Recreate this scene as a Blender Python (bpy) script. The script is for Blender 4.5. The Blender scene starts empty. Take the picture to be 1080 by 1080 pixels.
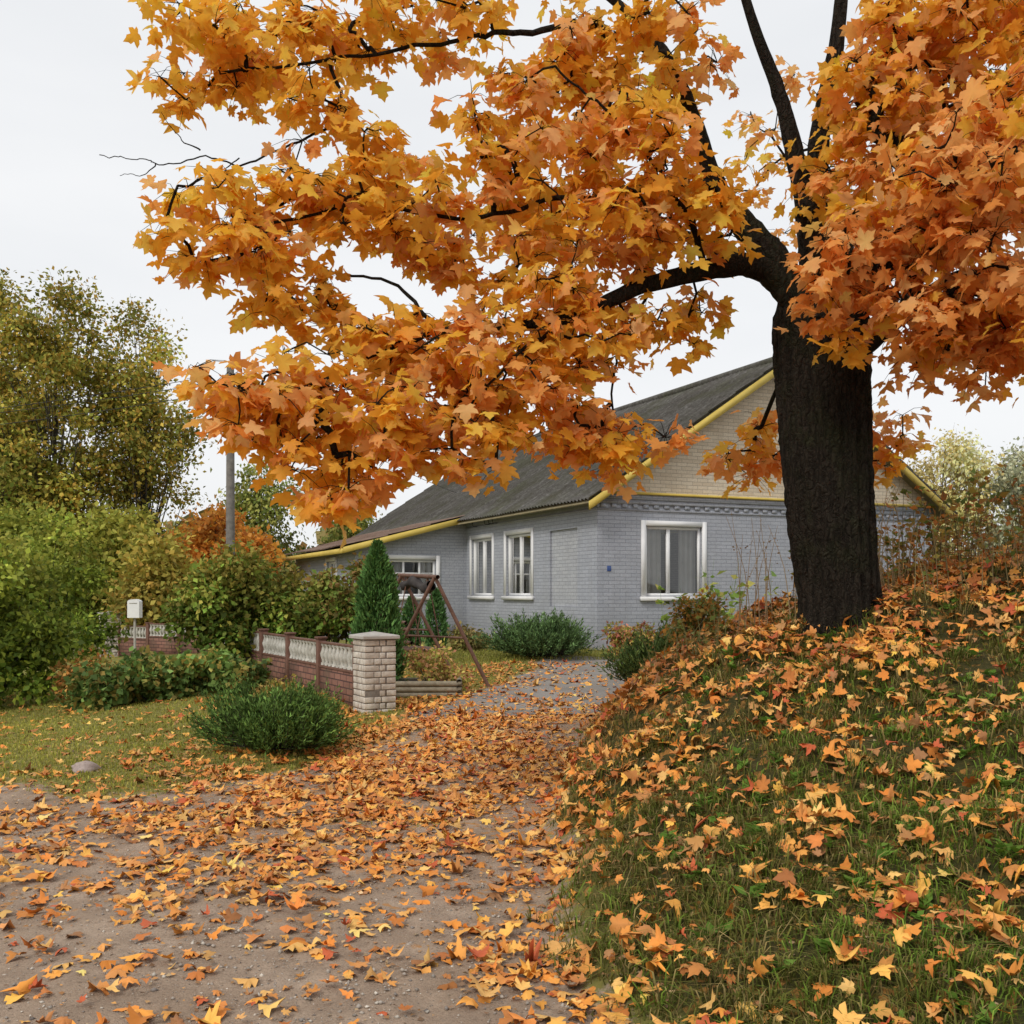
import bpy, math, random, bmesh
import numpy as np
from mathutils import Vector
rng = np.random.default_rng(7)
random.seed(7)
C = bpy.context.scene.collection

# ------------------------------------------------------------------ helpers
def nrm(a):
    return a/np.maximum(np.linalg.norm(a,axis=-1,keepdims=True),1e-9)

def sm(t):
    t=np.clip(t,0,1); return t*t*(3-2*t)

def mesh_np(name, verts, faces, mat, colors=None, parent=None, smooth=False):
    me=bpy.data.meshes.new(name)
    v=np.asarray(verts,dtype=np.float32).reshape(-1,3)
    f=np.asarray(faces,dtype=np.int32)
    k=f.shape[1]
    me.vertices.add(len(v)); me.vertices.foreach_set("co",v.ravel())
    me.loops.add(f.size); me.loops.foreach_set("vertex_index",f.ravel())
    me.polygons.add(len(f))
    me.polygons.foreach_set("loop_start",np.arange(0,f.size,k,dtype=np.int32))
    me.polygons.foreach_set("loop_total",np.full(len(f),k,dtype=np.int32))
    if smooth: me.polygons.foreach_set("use_smooth",np.ones(len(f),dtype=bool))
    me.update(calc_edges=True)
    if colors is not None:
        a=me.attributes.new("Col","FLOAT_COLOR","POINT")
        c=np.ones((len(v),4),dtype=np.float32); c[:,:3]=colors
        a.data.foreach_set("color",c.ravel())
    me.materials.append(mat)
    ob=bpy.data.objects.new(name,me); C.objects.link(ob)
    if parent is not None: ob.parent=parent
    return ob

def empty(name, loc=(0,0,0), rz=0):
    e=bpy.data.objects.new(name,None); C.objects.link(e); e.location=loc; e.rotation_euler=(0,0,rz)
    e.empty_display_size=.2
    return e

class N:
    def __init__(s,name):
        s.m=bpy.data.materials.new(name); s.m.use_nodes=True
        s.t=s.m.node_tree; s.t.nodes.clear()
        s.out=s.t.nodes.new("ShaderNodeOutputMaterial")
    def n(s,t,**k):
        x=s.t.nodes.new("ShaderNode"+t)
        for a,b in k.items(): setattr(x,a,b)
        return x
    def l(s,a,b): s.t.links.new(a,b)
    def noise(s,vec,scale,detail=4,rough=.55):
        x=s.n("TexNoise"); x.inputs["Scale"].default_value=scale; x.inputs["Detail"].default_value=detail
        x.inputs["Roughness"].default_value=rough
        if vec is not None: s.l(vec,x.inputs["Vector"])
        return x.outputs["Fac"]
    def ramp(s,fac,stops):
        x=s.n("ValToRGB"); s.l(fac,x.inputs[0]); e=x.color_ramp.elements
        while len(e)<len(stops): e.new(.5)
        for i,(p,c) in enumerate(stops):
            e[i].position=p; e[i].color=(c,c,c,1) if isinstance(c,(int,float)) else (*c,1)
        return x.outputs[0]
    def mix(s,fac,a,b,mode='MIX'):
        x=s.n("Mix",data_type='RGBA',blend_type=mode)
        for sock,val in ((x.inputs[0],fac),(x.inputs[6],a),(x.inputs[7],b)):
            if isinstance(val,(int,float)): sock.default_value=val
            elif isinstance(val,tuple): sock.default_value=(*val,1)
            else: s.l(val,sock)
        return x.outputs[2]
    def math(s,op,a,b=0.0):
        x=s.n("Math",operation=op)
        for sock,val in ((x.inputs[0],a),(x.inputs[1],b)):
            if isinstance(val,(int,float)): sock.default_value=val
            else: s.l(val,sock)
        return x.outputs[0]
    def pbr(s,col,rough=.8,bump=None,bs=.3,bd=.02,spec=.3,metal=0):
        p=s.n("BsdfPrincipled")
        if isinstance(col,tuple): p.inputs["Base Color"].default_value=(*col,1)
        else: s.l(col,p.inputs["Base Color"])
        if isinstance(rough,(int,float)): p.inputs["Roughness"].default_value=rough
        else: s.l(rough,p.inputs["Roughness"])
        p.inputs["Specular IOR Level"].default_value=spec
        p.inputs["Metallic"].default_value=metal
        if bump is not None:
            b=s.n("Bump"); b.inputs["Strength"].default_value=bs; b.inputs["Distance"].default_value=bd
            s.l(bump,b.inputs["Height"]); s.l(b.outputs[0],p.inputs["Normal"])
        s.l(p.outputs[0],s.out.inputs[0])
        return p
    def obj(s): return s.n("TexCoord").outputs["Object"]

def mat_noisy(name,c1,c2,scale=8,rough=.8,bs=.3,bd=.01,spec=.3):
    m=N(name); o=m.obj(); n=m.noise(o,scale,6)
    m.pbr(m.ramp(n,[(.3,c1),(.7,c2)]),rough,m.noise(o,scale*5,4),bs,bd,spec); return m.m

def leaf_mat(name,trans=.35,rough=.55,spec=.25):
    m=N(name); c=m.n("Attribute",attribute_name="Col").outputs["Color"]
    if trans==0:
        m.pbr(c,rough,spec=spec); return m.m
    p=m.n("BsdfPrincipled"); m.l(c,p.inputs["Base Color"]); p.inputs["Roughness"].default_value=rough
    p.inputs["Specular IOR Level"].default_value=spec
    t=m.n("BsdfTranslucent"); m.l(c,t.inputs["Color"])
    x=m.n("MixShader"); x.inputs[0].default_value=trans
    m.l(p.outputs[0],x.inputs[1]); m.l(t.outputs[0],x.inputs[2]); m.l(x.outputs[0],m.out.inputs[0])
    return m.m

def tube(pts,rads,sides=8,jit=0.0):
    pts=np.asarray(pts,float); rads=np.asarray(rads,float); n=len(pts)
    d=np.gradient(pts,axis=0); d=nrm(d)
    ref=np.array([0.31,0.95,0.12]) if abs(d[0][2])>.6 else np.array([0,0,1.0])
    V=[];
    for i in range(n):
        a=ref-d[i]*np.dot(ref,d[i]); a/=np.linalg.norm(a)+1e-9; ref=a
        b=np.cross(d[i],a)
        th=np.linspace(0,2*math.pi,sides,endpoint=False)
        r=rads[i]*(1+jit*rng.normal(size=sides))
        V.append(pts[i]+np.outer(r*np.cos(th),a)+np.outer(r*np.sin(th),b))
    V=np.concatenate(V)
    F=[]
    for i in range(n-1):
        for j in range(sides):
            k=(j+1)%sides
            F.append((i*sides+j,i*sides+k,(i+1)*sides+k,(i+1)*sides+j))
    return V,np.array(F)

class Acc:
    def __init__(s): s.v=[];s.f=[];s.n=0
    def add(s,v,f):
        s.v.append(np.asarray(v,float)); s.f.append(np.asarray(f)+s.n); s.n+=len(v)
    def tube(s,p,r,sides=8,jit=0): s.add(*tube(p,r,sides,jit))
    def box(s,lo,hi,fn=None):
        x0,y0,z0=lo;x1,y1,z1=hi
        v=np.array([(x0,y0,z0),(x1,y0,z0),(x1,y1,z0),(x0,y1,z0),(x0,y0,z1),(x1,y0,z1),(x1,y1,z1),(x0,y1,z1)],float)
        if fn: v=np.array([fn(*p) for p in v])
        s.add(v,[(0,3,2,1),(4,5,6,7),(0,1,5,4),(1,2,6,5),(2,3,7,6),(3,0,4,7)])
    def quad(s,a,b,c,d): s.add(np.array([a,b,c,d],float),[(0,1,2,3)])
    def build(s,name,mat,parent=None,smooth=False,recalc=True,bevel=0):
        ob=mesh_np(name,np.concatenate(s.v),np.concatenate(s.f),mat,None,parent,smooth)
        if recalc:
            bm=bmesh.new(); bm.from_mesh(ob.data); bmesh.ops.recalc_face_normals(bm,faces=bm.faces); bm.to_mesh(ob.data); bm.free()
        if bevel:
            b=ob.modifiers.new("bevel","BEVEL"); b.width=bevel; b.segments=2
        return ob

def catmull(P,k=6):
    P=np.asarray(P,float); Q=np.vstack([2*P[0]-P[1],P,2*P[-1]-P[-2]]); out=[]
    for i in range(1,len(Q)-2):
        for t in np.linspace(0,1,k,endpoint=False):
            a,b,c,d=Q[i-1],Q[i],Q[i+1],Q[i+2]
            out.append(.5*((2*b)+(-a+c)*t+(2*a-5*b+4*c-d)*t*t+(-a+3*b-3*c+d)*t**3))
    out.append(P[-1]); return np.array(out)

# ------------------------------------------------------------------ terrain
def x_left(y): return np.interp(y,[6.9,7.2,7.7,8.3,9.2,10.5,12.5,13.5,17,19,22],[-60,-6,-3.3,-2.45,-1.75,-1.35,-1.1,-.7,.3,.6,.6])+.07*np.sin(y*4.1)
def x_right(y):
    y=np.asarray(y,float)
    return np.interp(y,[0,2.5,4,6,8,9,11,13,15,17,22],[.6,.4,.28,.2,.38,.5,.9,1.4,2.4,5,9])+.08*np.sin(y*2.3)+.05*np.sin(y*5.1+1)
def height(x,y):
    x=np.asarray(x,float); y=np.asarray(y,float)
    b=np.interp(y,[-60,0,5,12.5,20.5,40,120,700],[-.3,0,0,.2,.5,.6,.5,.0])
    left=np.clip(-3-x,0,11)*.075*sm((y-7.5)/6)
    d=np.maximum(x-x_right(y),0)
    bank=(1.3*(1-np.exp(-d/1.15))+.13*np.minimum(d,8))*np.clip((y-3.0)/5.2,0,1)**.95*(1-sm((y-10.3)/5))
    bank=bank*np.clip(1.6-np.maximum(d-9,0)*.1,0,1)
    w=.02*np.sin(x*1.3+y*.7)+.015*np.sin(x*2.9-y*1.7+1)
    w=w-.022*(np.exp(-((x+2.6-.18*(y-5))/.28)**2)+np.exp(-((x+1.1-.18*(y-5))/.28)**2))*(1-sm((y-6)/3))
    lump=(.04*np.sin(x*5.1+1.3*np.sin(y*3.))+.04*np.sin(y*6.3+x*1.1)+.02*np.sin(x*11+y*3)*np.sin(y*9-x*2))*sm(d/.5)
    house=sm((y-19)/1.5)
    return b-left+bank+w*(1-house)+lump*(1-house)

def lawn_mask(x,y):
    x=np.asarray(x,float); y=np.asarray(y,float)
    e=.05; sl=(x_left(y+e)-x_left(y-e))/(2*e)
    a=(x_left(y)-x)/np.sqrt(1+sl*sl)
    b=(y-(7.7+.85*np.minimum(-x-3.4,2.5)+.12*np.sin(x*3)))*.8
    return np.minimum(a,b)

xs=np.unique(np.concatenate([np.arange(-16,10,.1),-16-np.geomspace(.3,500,34),10+np.geomspace(.3,500,34)]))
ys=np.unique(np.concatenate([np.arange(1.5,22,.1),1.5-np.geomspace(.3,80,16),22+np.geomspace(.3,650,40)]))
X,Y=np.meshgrid(xs,ys); Z=height(X,Y)
near=(np.abs(X)<12)&(Y<22)&(Y>1)
Z=Z+rng.normal(0,.005,Z.shape)*near
V=np.stack([X,Y,Z],-1).reshape(-1,3)
nx,ny=len(xs),len(ys)
ii=np.arange(nx*ny).reshape(ny,nx)
F=np.stack([ii[:-1,:-1],ii[:-1,1:],ii[1:,1:],ii[1:,:-1]],-1).reshape(-1,4)
lm=lawn_mask(X,Y); bk=X-x_right(Y)
green=np.maximum(sm(lm/.9+.5),sm(bk/.5+.35))
green=np.where(Y>18.8,np.maximum(green,sm((Y-18.2)/1.0)),green)
litter=np.exp(-((X+.9-(Y-9)*.12)/2.3)**2)*sm((Y-4.5)/3)*(1-sm((Y-15)/3))*.8+.45*sm(bk/.5)*(Y<13)
colr=np.stack([green,litter,sm(bk/.4)],-1).reshape(-1,3)

m=N("ground_soil"); g=m.n("NewGeometry").outputs["Position"]
at=m.n("Attribute",attribute_name="Col").outputs["Color"]; sp=m.n("SeparateColor"); m.l(at,sp.inputs[0])
nb=m.noise(g,1.3,5,.6); nf=m.noise(g,14,6,.7); nff=m.noise(g,90,5,.75); nm=m.noise(g,4.5,6,.7)
sand=m.ramp(nb,[(.3,(.37,.27,.19)),(.55,(.48,.365,.27)),(.75,(.56,.44,.34))])
sand=m.mix(m.ramp(nm,[(.42,.5),(.6,0.0)]),sand,(.28,.205,.15))
sand=m.mix(.7,sand,m.ramp(nff,[(.3,(.3,.28,.27)),(.5,(.9,.88,.86)),(.68,(1,1,1))]),'MULTIPLY')
vor=m.n("TexVoronoi"); vor.inputs["Scale"].default_value=55; m.l(g,vor.inputs["Vector"])
peb=m.ramp(vor.outputs["Distance"],[(.08,1.0),(.25,0.0)])
pebm=m.math('MULTIPLY',peb,m.ramp(m.noise(g,5,4),[(.42,0.0),(.58,.8)]))
sepv=m.n("SeparateColor"); m.l(vor.outputs["Color"],sepv.inputs[0])
sand=m.mix(pebm,sand,m.ramp(sepv.outputs[0],[(.1,(.2,.17,.14)),(.5,(.45,.4,.35)),(.9,(.6,.55,.48))]))
gr=m.ramp(nf,[(.25,(.09,.085,.025)),(.5,(.2,.2,.045)),(.75,(.32,.29,.08))])
gr=m.mix(m.ramp(nb,[(.35,0.0),(.75,.5)]),gr,(.26,.18,.06))
gr=m.mix(sp.outputs[2],gr,m.ramp(nf,[(.3,(.03,.036,.010)),(.55,(.07,.06,.018)),(.75,(.14,.09,.03))]))
mk=m.math('ADD',sp.outputs[0],m.math('MULTIPLY',m.math('SUBTRACT',nf,.5),1.6))
mk=m.ramp(mk,[(.38,0.0),(.62,1.0)])
col=m.mix(mk,sand,gr)
v2=m.n("TexVoronoi"); v2.inputs["Scale"].default_value=26; m.l(m.mix(.03,g,m.n("TexNoise").outputs["Color"]),v2.inputs["Vector"])
lc=m.ramp(m.math('FRACT',m.math('MULTIPLY',v2.outputs["Distance"],7.3)),[(0,(.34,.13,.03)),(.5,(.52,.22,.05)),(1,(.55,.30,.08))])
sepc=m.n("SeparateColor"); m.l(v2.outputs["Color"],sepc.inputs[0])
lmk=m.math('LESS_THAN',sepc.outputs[0],m.math('MULTIPLY',sp.outputs[1],m.ramp(nb,[(.3,.2),(.6,.6)])))
col=m.mix(m.math('MULTIPLY',lmk,m.ramp(nf,[(.4,.1),(.55,.7)])),col,lc)
hgt=m.math('ADD',m.math('MULTIPLY',nf,.6),m.math('ADD',m.math('MULTIPLY',nff,.35),m.math('MULTIPLY',pebm,.3)))
m.pbr(col,.9,hgt,.8,.035,.2)
ground_mat=m.m
fc=V[F].mean(1)
gm=green.reshape(-1)[F].mean(1)
isroad=(gm<.5)&(fc[:,1]<12.6)&(fc[:,1]>-40)
mesh_np("ground",V,F[~isroad],ground_mat,colr,smooth=True)
mesh_np("dirt_road",V,F[isroad],ground_mat,colr,smooth=True)

dy=np.arange(11.9,19.2,.15); dv=[]
K=40
for y in dy:
    a=x_left(y)+.10+.06*math.sin(y*3)+.05*math.sin(y*7.7); b=x_right(y)+.1
    for t in np.linspace(0,1,K):
        x=a+(b-a)*t; dv.append((x,y+(.25*math.sin(x*3)+.12*math.sin(x*9) if y<12 else 0),0))
dv=np.array(dv); dv[:,2]=height(dv[:,0],dv[:,1])+.016
ii=np.arange(len(dv)).reshape(-1,K)
m=N("asphalt"); g=m.n("NewGeometry").outputs["Position"]
n1=m.noise(g,1.2,4); n2=m.noise(g,120,3,.7)
c=m.mix(.6,m.ramp(n1,[(.3,(.24,.215,.19)),(.7,(.35,.32,.29))]),m.ramp(n2,[(.3,(.5,.5,.5)),(.7,(1,1,1))]),'MULTIPLY')
m.pbr(c,.95,n2,.4,.01,.1)
mesh_np("asphalt_driveway",dv,np.stack([ii[:-1,:-1],ii[:-1,1:],ii[1:,1:],ii[1:,:-1]],-1).reshape(-1,4),m.m,smooth=True)

# ------------------------------------------------------------------ leaves
half=[(0,.02),(.18,-.10),(.44,.0),(.34,.15),(.54,.24),(.66,.50),(.46,.48),(.25,.48),(.30,.70),(.14,.78),(0,1.02)]
outl=half+[(-a,b) for a,b in half[-2:0:-1]]
LP=np.array([(0,.32)]+outl); nL=len(LP)
LF=np.array([(0,1+i,1+(i+1)%(nL-1)) for i in range(nL-1)])
def leaf_mesh(name,pos,T,Nn,size,cols,mat,parent=None,curl=.25):
    n=len(pos); T=nrm(T); Nn=nrm(Nn-T*np.sum(T*Nn,-1,keepdims=True)); Xx=np.cross(T,Nn)
    k1=rng.normal(0,curl,n)+curl*.5; k2=rng.normal(0,curl,n)
    px=LP[:,0][None]*(1+rng.normal(0,.08,(n,1))); py=LP[:,1][None]+np.zeros((n,1))
    pz=-k1[:,None]*px**2*1.6-k2[:,None]*(py-.3)**2+rng.normal(0,.035,(n,nL))
    s=size[:,None,None]
    V=pos[:,None]+s*(px[...,None]*Xx[:,None]+py[...,None]*T[:,None]+pz[...,None]*Nn[:,None])
    F=(LF[None]+(np.arange(n)*nL)[:,None,None]).reshape(-1,3)
    cc=np.repeat(cols[:,None],nL,1)*(1+rng.normal(0,.07,(n,nL,1)))
    cc[:,0]*=1.08
    return mesh_np(name,V.reshape(-1,3),F,mat,np.clip(cc.reshape(-1,3),0,.94),parent)

DP=np.array([(0,0),(.33,.45),(0,1),(-.33,.45)])
def small_leaves(pos,T,Nn,size,width=1.0):
    n=len(pos); T=nrm(T); Nn=nrm(Nn-T*np.sum(T*Nn,-1,keepdims=True)); Xx=np.cross(T,Nn)
    V=pos[:,None]+size[:,None,None]*(DP[:,0][None,:,None]*width*Xx[:,None]+DP[:,1][None,:,None]*T[:,None])
    V[:,1]+=Nn*size[:,None]*.12; V[:,3]+=Nn*size[:,None]*.12
    F=(np.array([[0,1,2,3]])+(np.arange(n)*4)[:,None])
    return V.reshape(-1,3),F
def palette(n,pal,var=.15):
    pal=np.array(pal); i=rng.integers(0,len(pal),n); j=rng.integers(0,len(pal),n); t=rng.random((n,1))
    return np.clip((pal[i]*(1-t)+pal[j]*t)*np.exp(rng.normal(0,var,(n,1))),0,.94)

maple_mat=leaf_mat("maple_leaf",.50,.5)
green_mat=leaf_mat("green_leaf",.3,.6,.15)
needle_mat=leaf_mat("needle",0,.7,.15)
grass_mat=leaf_mat("grass_blade",.25,.7,.1)
litter_mat=leaf_mat("fallen_leaf",0,.6,.25)

# ------------------------------------------------------------------ bark
def bark(name,c1,c2,c3,zs=.18,sc=9,bd=.06,crack=.75):
    m=N(name); o=m.obj(); mp=m.n("Mapping"); mp.inputs["Scale"].default_value=(1,1,zs); m.l(o,mp.inputs[0])
    a=m.noise(mp.outputs[0],sc*1.6,8,.7); w=m.n("TexVoronoi",feature='DISTANCE_TO_EDGE'); w.inputs["Scale"].default_value=sc
    nc=m.n("TexNoise"); nc.inputs["Scale"].default_value=9; nc.inputs["Detail"].default_value=6; m.l(o,nc.inputs["Vector"])
    m.l(m.mix(.14,mp.outputs[0],nc.outputs["Color"]),w.inputs["Vector"])
    h=m.math('ADD',m.ramp(w.outputs["Distance"],[(0,0.0),(.3,.8)]),m.math('MULTIPLY',a,1.6))
    c=m.ramp(a,[(.3,c1),(.6,c2)]); c=m.mix(m.ramp(m.noise(o,2.2,7,.7),[(.48,0.0),(.64,.7)]),c,c3)
    c=m.mix(m.ramp(w.outputs["Distance"],[(0,crack),(.10,0.0)]),c,(.006,.005,.0045))
    m.pbr(c,.95,h,1.0,bd,.1); return m.m
bark_mat=bark("maple_bark",(.011,.009,.007),(.05,.041,.031),(.040,.044,.021),.13,24,.035,.5)
bark2=bark("grey_bark",(.06,.055,.045),(.16,.14,.11),(.1,.1,.07),.3,12,.03)

# ------------------------------------------------------------------ the maple
maple=empty("maple_tree",(0,0,0))
tx,ty=2.5,8.0; tz=float(height(tx,ty))
zz=np.concatenate([np.linspace(tz-.35,tz+.6,20),np.linspace(tz+.66,4.15,52)])
S=110; th=np.linspace(0,2*math.pi,S,endpoint=False); TV=[]
for z in zz:
    t=(z-tz)
    cx=np.interp(z,[1,1.5,2.1,2.9,3.8,4.2],[2.60,2.57,2.50,2.45,2.42,2.38]); cy=8.0+.03*math.sin(z*2)
    r=np.interp(z,[1.0,1.5,2.3,3.0,3.5,3.8,4.15],[.295,.295,.312,.325,.345,.33,.22])
    fl=math.exp(-max(t+.05,0)/.14)
    rr=r*(1+.05*np.sin(2*th+z*.5)+.035*np.sin(3*th-z*.8+1))+fl*(.04+.06*np.cos(5*th+.6)+.04*np.cos(3*th))
    rr+= .012*np.sin(17*th+2.2*math.sin(z*1.7))+.011*np.sin(31*th+3*math.sin(z*2.9+1))*(.6+.4*math.sin(z*7))+rng.normal(0,.0045,S)
    TV.append(np.stack([cx+rr*np.cos(th),cy+rr*np.sin(th),np.full(S,z)],-1))
TV=np.array(TV); n=len(zz); ii=np.arange(n*S).reshape(n,S); r2=np.roll(ii,-1,1)
TF=np.stack([ii[:-1],r2[:-1],r2[1:],ii[1:]],-1).reshape(-1,4)
mesh_np("trunk",TV.reshape(-1,3),TF,bark_mat,None,maple,True)

limbs=[
 ([(2.42,8,3.6),(2.2,7.95,3.95),(1.9,7.9,4.17),(1.43,7.7,4.07),(.91,7.5,3.87),(.41,7.3,3.60),(0,7.1,3.50),(-.45,6.9,3.42),(-.9,6.8,3.25),(-1.35,6.6,2.95)],.14,.016),
 ([(2.42,8,3.5),(2.15,8,4.1),(1.85,8,4.5),(1.63,8,4.8),(1.44,8,5.32),(1.18,8,5.88),(.74,8,6.3),(.1,8,6.8)],.17,.03),
 ([(1.2,8,5.85),(.55,7.7,5.92),(-.05,7.6,5.80),(-.55,7.5,5.70),(-1.3,7.3,5.45),(-2.0,7,5.2)],.04,.01),
 ([(2.42,8,3.6),(2.35,8,4.4),(2.27,8,4.9),(2.11,8,5.54),(1.85,8,6.28),(1.6,8,7.5),(1.4,8,8.8)],.15,.02),
 ([(2.45,8.1,3.6),(2.45,8.1,4.4),(2.43,8.1,5.2),(2.6,8.1,6.3),(2.7,8.1,8),(2.7,8.1,9.3)],.17,.03),
 ([(2.5,8,3.6),(2.75,7.9,4.0),(3.1,7.8,4.4),(3.6,7.7,4.8),(4.3,7.6,5.1),(5.2,7.6,5.4)],.14,.02),
 ([(2.5,7.95,3.35),(2.8,7.8,3.62),(3.2,7.6,3.95),(3.5,7.4,3.98),(3.9,7.2,3.8),(4.5,7,3.75)],.10,.015),
 ([(1.63,8,4.8),(1.35,7.85,4.75),(1.0,7.7,4.55),(.3,7.4,4.48),(-.4,7.2,4.28),(-1.1,7,4.3),(-1.8,6.8,4.05)],.045,.01),
 ([(-1.3,7.3,5.45),(-1.2,7.2,5.0),(-1.5,7.1,4.78),(-1.85,6.95,4.60),(-2.1,6.9,4.63),(-2.4,6.9,4.54),(-2.55,6.9,4.58),(-2.78,6.9,4.60)],.014,.003),
 ([(-2.1,6.9,4.63),(-2.25,6.85,4.72),(-2.33,6.8,4.84)],.006,.002),([(-2.4,6.9,4.54),(-2.52,6.95,4.48),(-2.68,7,4.50)],.005,.002),([(-1.85,6.95,4.6),(-2.0,7.0,4.50),(-2.2,7.0,4.42)],.005,.002),
 ([(2.45,8.15,3.7),(2.55,8.6,4.2),(2.7,9.2,4.7),(3,10,5.3),(3.3,10.8,5.8)],.12,.03),
 ([(2.4,8.1,3.7),(2.1,8.5,4.3),(1.3,9.2,4.9),(.3,9.6,5.2),(-.8,9.9,5.3)],.10,.02),
 ([(2.2,7.97,3.95),(1.95,8.1,4.2),(1.5,8.2,4.22),(1.1,8.0,4.0),(.8,7.8,3.5),(.75,7.6,3.0)],.035,.008),
 ([(1.43,7.7,4.07),(1.2,7.5,4.5),(.9,7.3,4.8),(.6,7.2,5.1),(.3,7.1,5.3)],.03,.008),
 ([(.41,7.3,3.60),(.1,7.0,3.3),(-.2,6.8,2.95),(-.4,6.7,2.7)],.02,.006),
 ([(-.45,6.9,3.42),(-.8,7.0,3.75),(-1.3,7.0,3.85),(-1.8,6.9,3.95)],.018,.006),
 ([(2.6,7.9,4.0),(2.75,7.3,4.2),(2.9,6.7,4.3),(3.0,6.1,4.3)],.06,.015),
]
acc=Acc(); nodes=[]
for P,r0,r1 in limbs:
    p=catmull(P,8); 
    wob=np.cumsum(rng.normal(0,.009,p.shape),0); wob-=np.linspace(0,1,len(p))[:,None]*wob[-1]; wob[0]=0
    p=p+wob*(min(1,.06/r0))*(1 if r0>.013 else .6)
    t=np.linspace(0,1,len(p)); r=r1+(r0-r1)*(1-t)**1.9
    acc.tube(p,r,14 if r0>.05 else 8,.04)
    if r0>.007: nodes.append(p)
acc.build("limbs",bark_mat,maple,True,recalc=False)

B=[(-2.12,7,5.31,.36,.4,.3,20,.2),(-1.69,7.3,5.6,.42,.5,.33,21,.2),(-1.11,7.5,5.85,.42,.5,.28,18,.2),(-1.36,7,5.02,.3,.3,.2,9,.2),
(-1.85,6.8,4.01,.46,.5,.34,27,.2),(-1.36,7,4.34,.4,.45,.32,20,.2),(-.87,7.2,4.55,.4,.5,.3,19,.2),(-.55,7.2,4.28,.4,.45,.28,17,.3),
(-1.5,7,3.66,.42,.4,.2,14,.2),(-1.72,6.5,2.9,.36,.4,.28,20,.45),(-1.22,6.6,2.78,.48,.55,.4,36,.45),(-1.16,6.6,2.38,.3,.35,.18,12,.5),
(-.63,6.8,2.94,.5,.55,.44,37,.45),(-.32,6.8,2.63,.33,.4,.22,13,.45),(-.69,7,3.42,.5,.5,.22,19,.3),(0,7.2,3.12,.4,.5,.36,24,.45),
(.13,7.2,3.68,.45,.5,.3,22,.35),(.53,7.4,3.42,.38,.45,.25,15,.4),(.83,7.5,2.73,.32,.35,.27,13,.45),(.35,7.3,2.86,.33,.35,.26,12,.45),
(.69,7.5,4.2,.48,.55,.38,29,.3),(.14,7.4,4.6,.48,.55,.38,28,.3),(1.25,7.6,4.53,.42,.45,.36,25,.3),(.76,7.5,4.95,.48,.5,.33,24,.3),
(.0,7.4,5.1,.38,.4,.24,12,.3),(.42,7.6,5.66,.54,.6,.32,25,.3),(1.11,7.7,5.74,.45,.5,.3,19,.3),(-.42,7.5,5.9,.42,.5,.18,12,.3),
(1.45,7.8,3.95,.25,.3,.25,5,.3),(1.05,7.7,3.6,.35,.3,.18,8,.3),(-.1,7.3,4.05,.35,.4,.15,7,.3),
(2.65,7.4,5.2,.42,.5,.5,30,.5),(2.92,7.5,5.71,.6,.6,.35,36,.5),(3.54,7.4,5.5,.45,.5,.45,32,.6),(2.7,6.9,4.3,.5,.5,.42,40,.9),
(3.06,6.6,4.35,.5,.5,.48,40,.9),(2.3,7.0,3.8,.28,.35,.32,14,.8),(2.96,6.8,3.72,.5,.5,.38,38,.9),(3.4,6.8,3.4,.4,.5,.45,32,.8),
(2.85,7.2,3.38,.3,.35,.18,11,.8),(3.6,6.9,4.8,.5,.6,.5,36,.8),(2.2,7.1,3.48,.14,.2,.14,4,.7),(2.12,9,2.94,.26,.35,.28,12,.6),
(3.25,9,3.02,.26,.35,.24,10,.6),(2.3,7.7,4.7,.22,.3,.3,7,.4),
(4.5,7.3,4.1,.8,.9,.7,36,.7),(4.9,7.5,5.3,.9,1,.8,30,.6),(-1,8,6.9,1.3,1.2,.4,16,.3),(1,8,7.3,1.6,1.3,.5,20,.3),(3.2,8,7.2,1.5,1.4,.6,24,.4),
(2.2,8,8.6,1.5,1.4,.8,26,.4),(3.3,10.2,5.2,.7,.8,.6,24,.6),(.4,9.6,5.0,.8,.7,.4,18,.3),(4.4,9,6.2,.9,1,.8,18,.5),(-.9,9.6,5.6,.7,.6,.25,10,.3),(2.9,10.8,6.2,1.2,.9,.7,16,.5)]
cp=[];ch=[]
for x,y,z,rx,ry,rz,k,h in B:
    d=nrm(rng.normal(size=(k,3)))*(rng.random((k,1))**.4)
    cp.append(np.array([x,y,z])+d*np.array([rx,ry,rz])*1.12); ch+= [h]*k
cp=np.concatenate(cp); ch=np.array(ch)
nd=np.concatenate(nodes); nd=nd[(nd[:,2]>3.0)]
parent_i=[-1]*len(nd); nodep=list(nd)
best=np.full(len(cp),1e9); bi=np.zeros(len(cp),int)
def upd(idx0):
    arr=np.array(nodep[idx0:])
    D=np.linalg.norm(cp[:,None]-arr[None],axis=-1); j=D.argmin(1); dm=D[np.arange(len(cp)),j]
    w=dm<best; best[w]=dm[w]; bi[w]=j[w]+idx0
upd(0); done=np.zeros(len(cp),bool); ends=[]; order=[]
for _ in range(len(cp)):
    q=np.where(done,1e9,best).argmin(); done[q]=True; order.append(q)
    a=np.array(nodep[bi[q]]); b=cp[q]; L=np.linalg.norm(b-a); i0=len(nodep); pr=bi[q]
    ns=max(2,int(L/.12))
    perp=nrm(rng.normal(size=3))*L*.10
    for s in range(1,ns+1):
        t=s/ns; p=a*(1-t)+b*t+perp*math.sin(math.pi*t)+np.array([0,0,.10*L*math.sin(math.pi*t)])+ (rng.normal(size=3)*.015 if s<ns else 0)
        nodep.append(p); parent_i.append(pr); pr=len(nodep)-1
    ends.append(pr); upd(i0)
nodep=np.array(nodep); cnt=np.zeros(len(nodep))
for e in ends: cnt[e]+=1
for i in range(len(nodep)-1,-1,-1):
    if parent_i[i]>=0: cnt[parent_i[i]]+=cnt[i]
acc=Acc(); base_n=len(nd)
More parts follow.
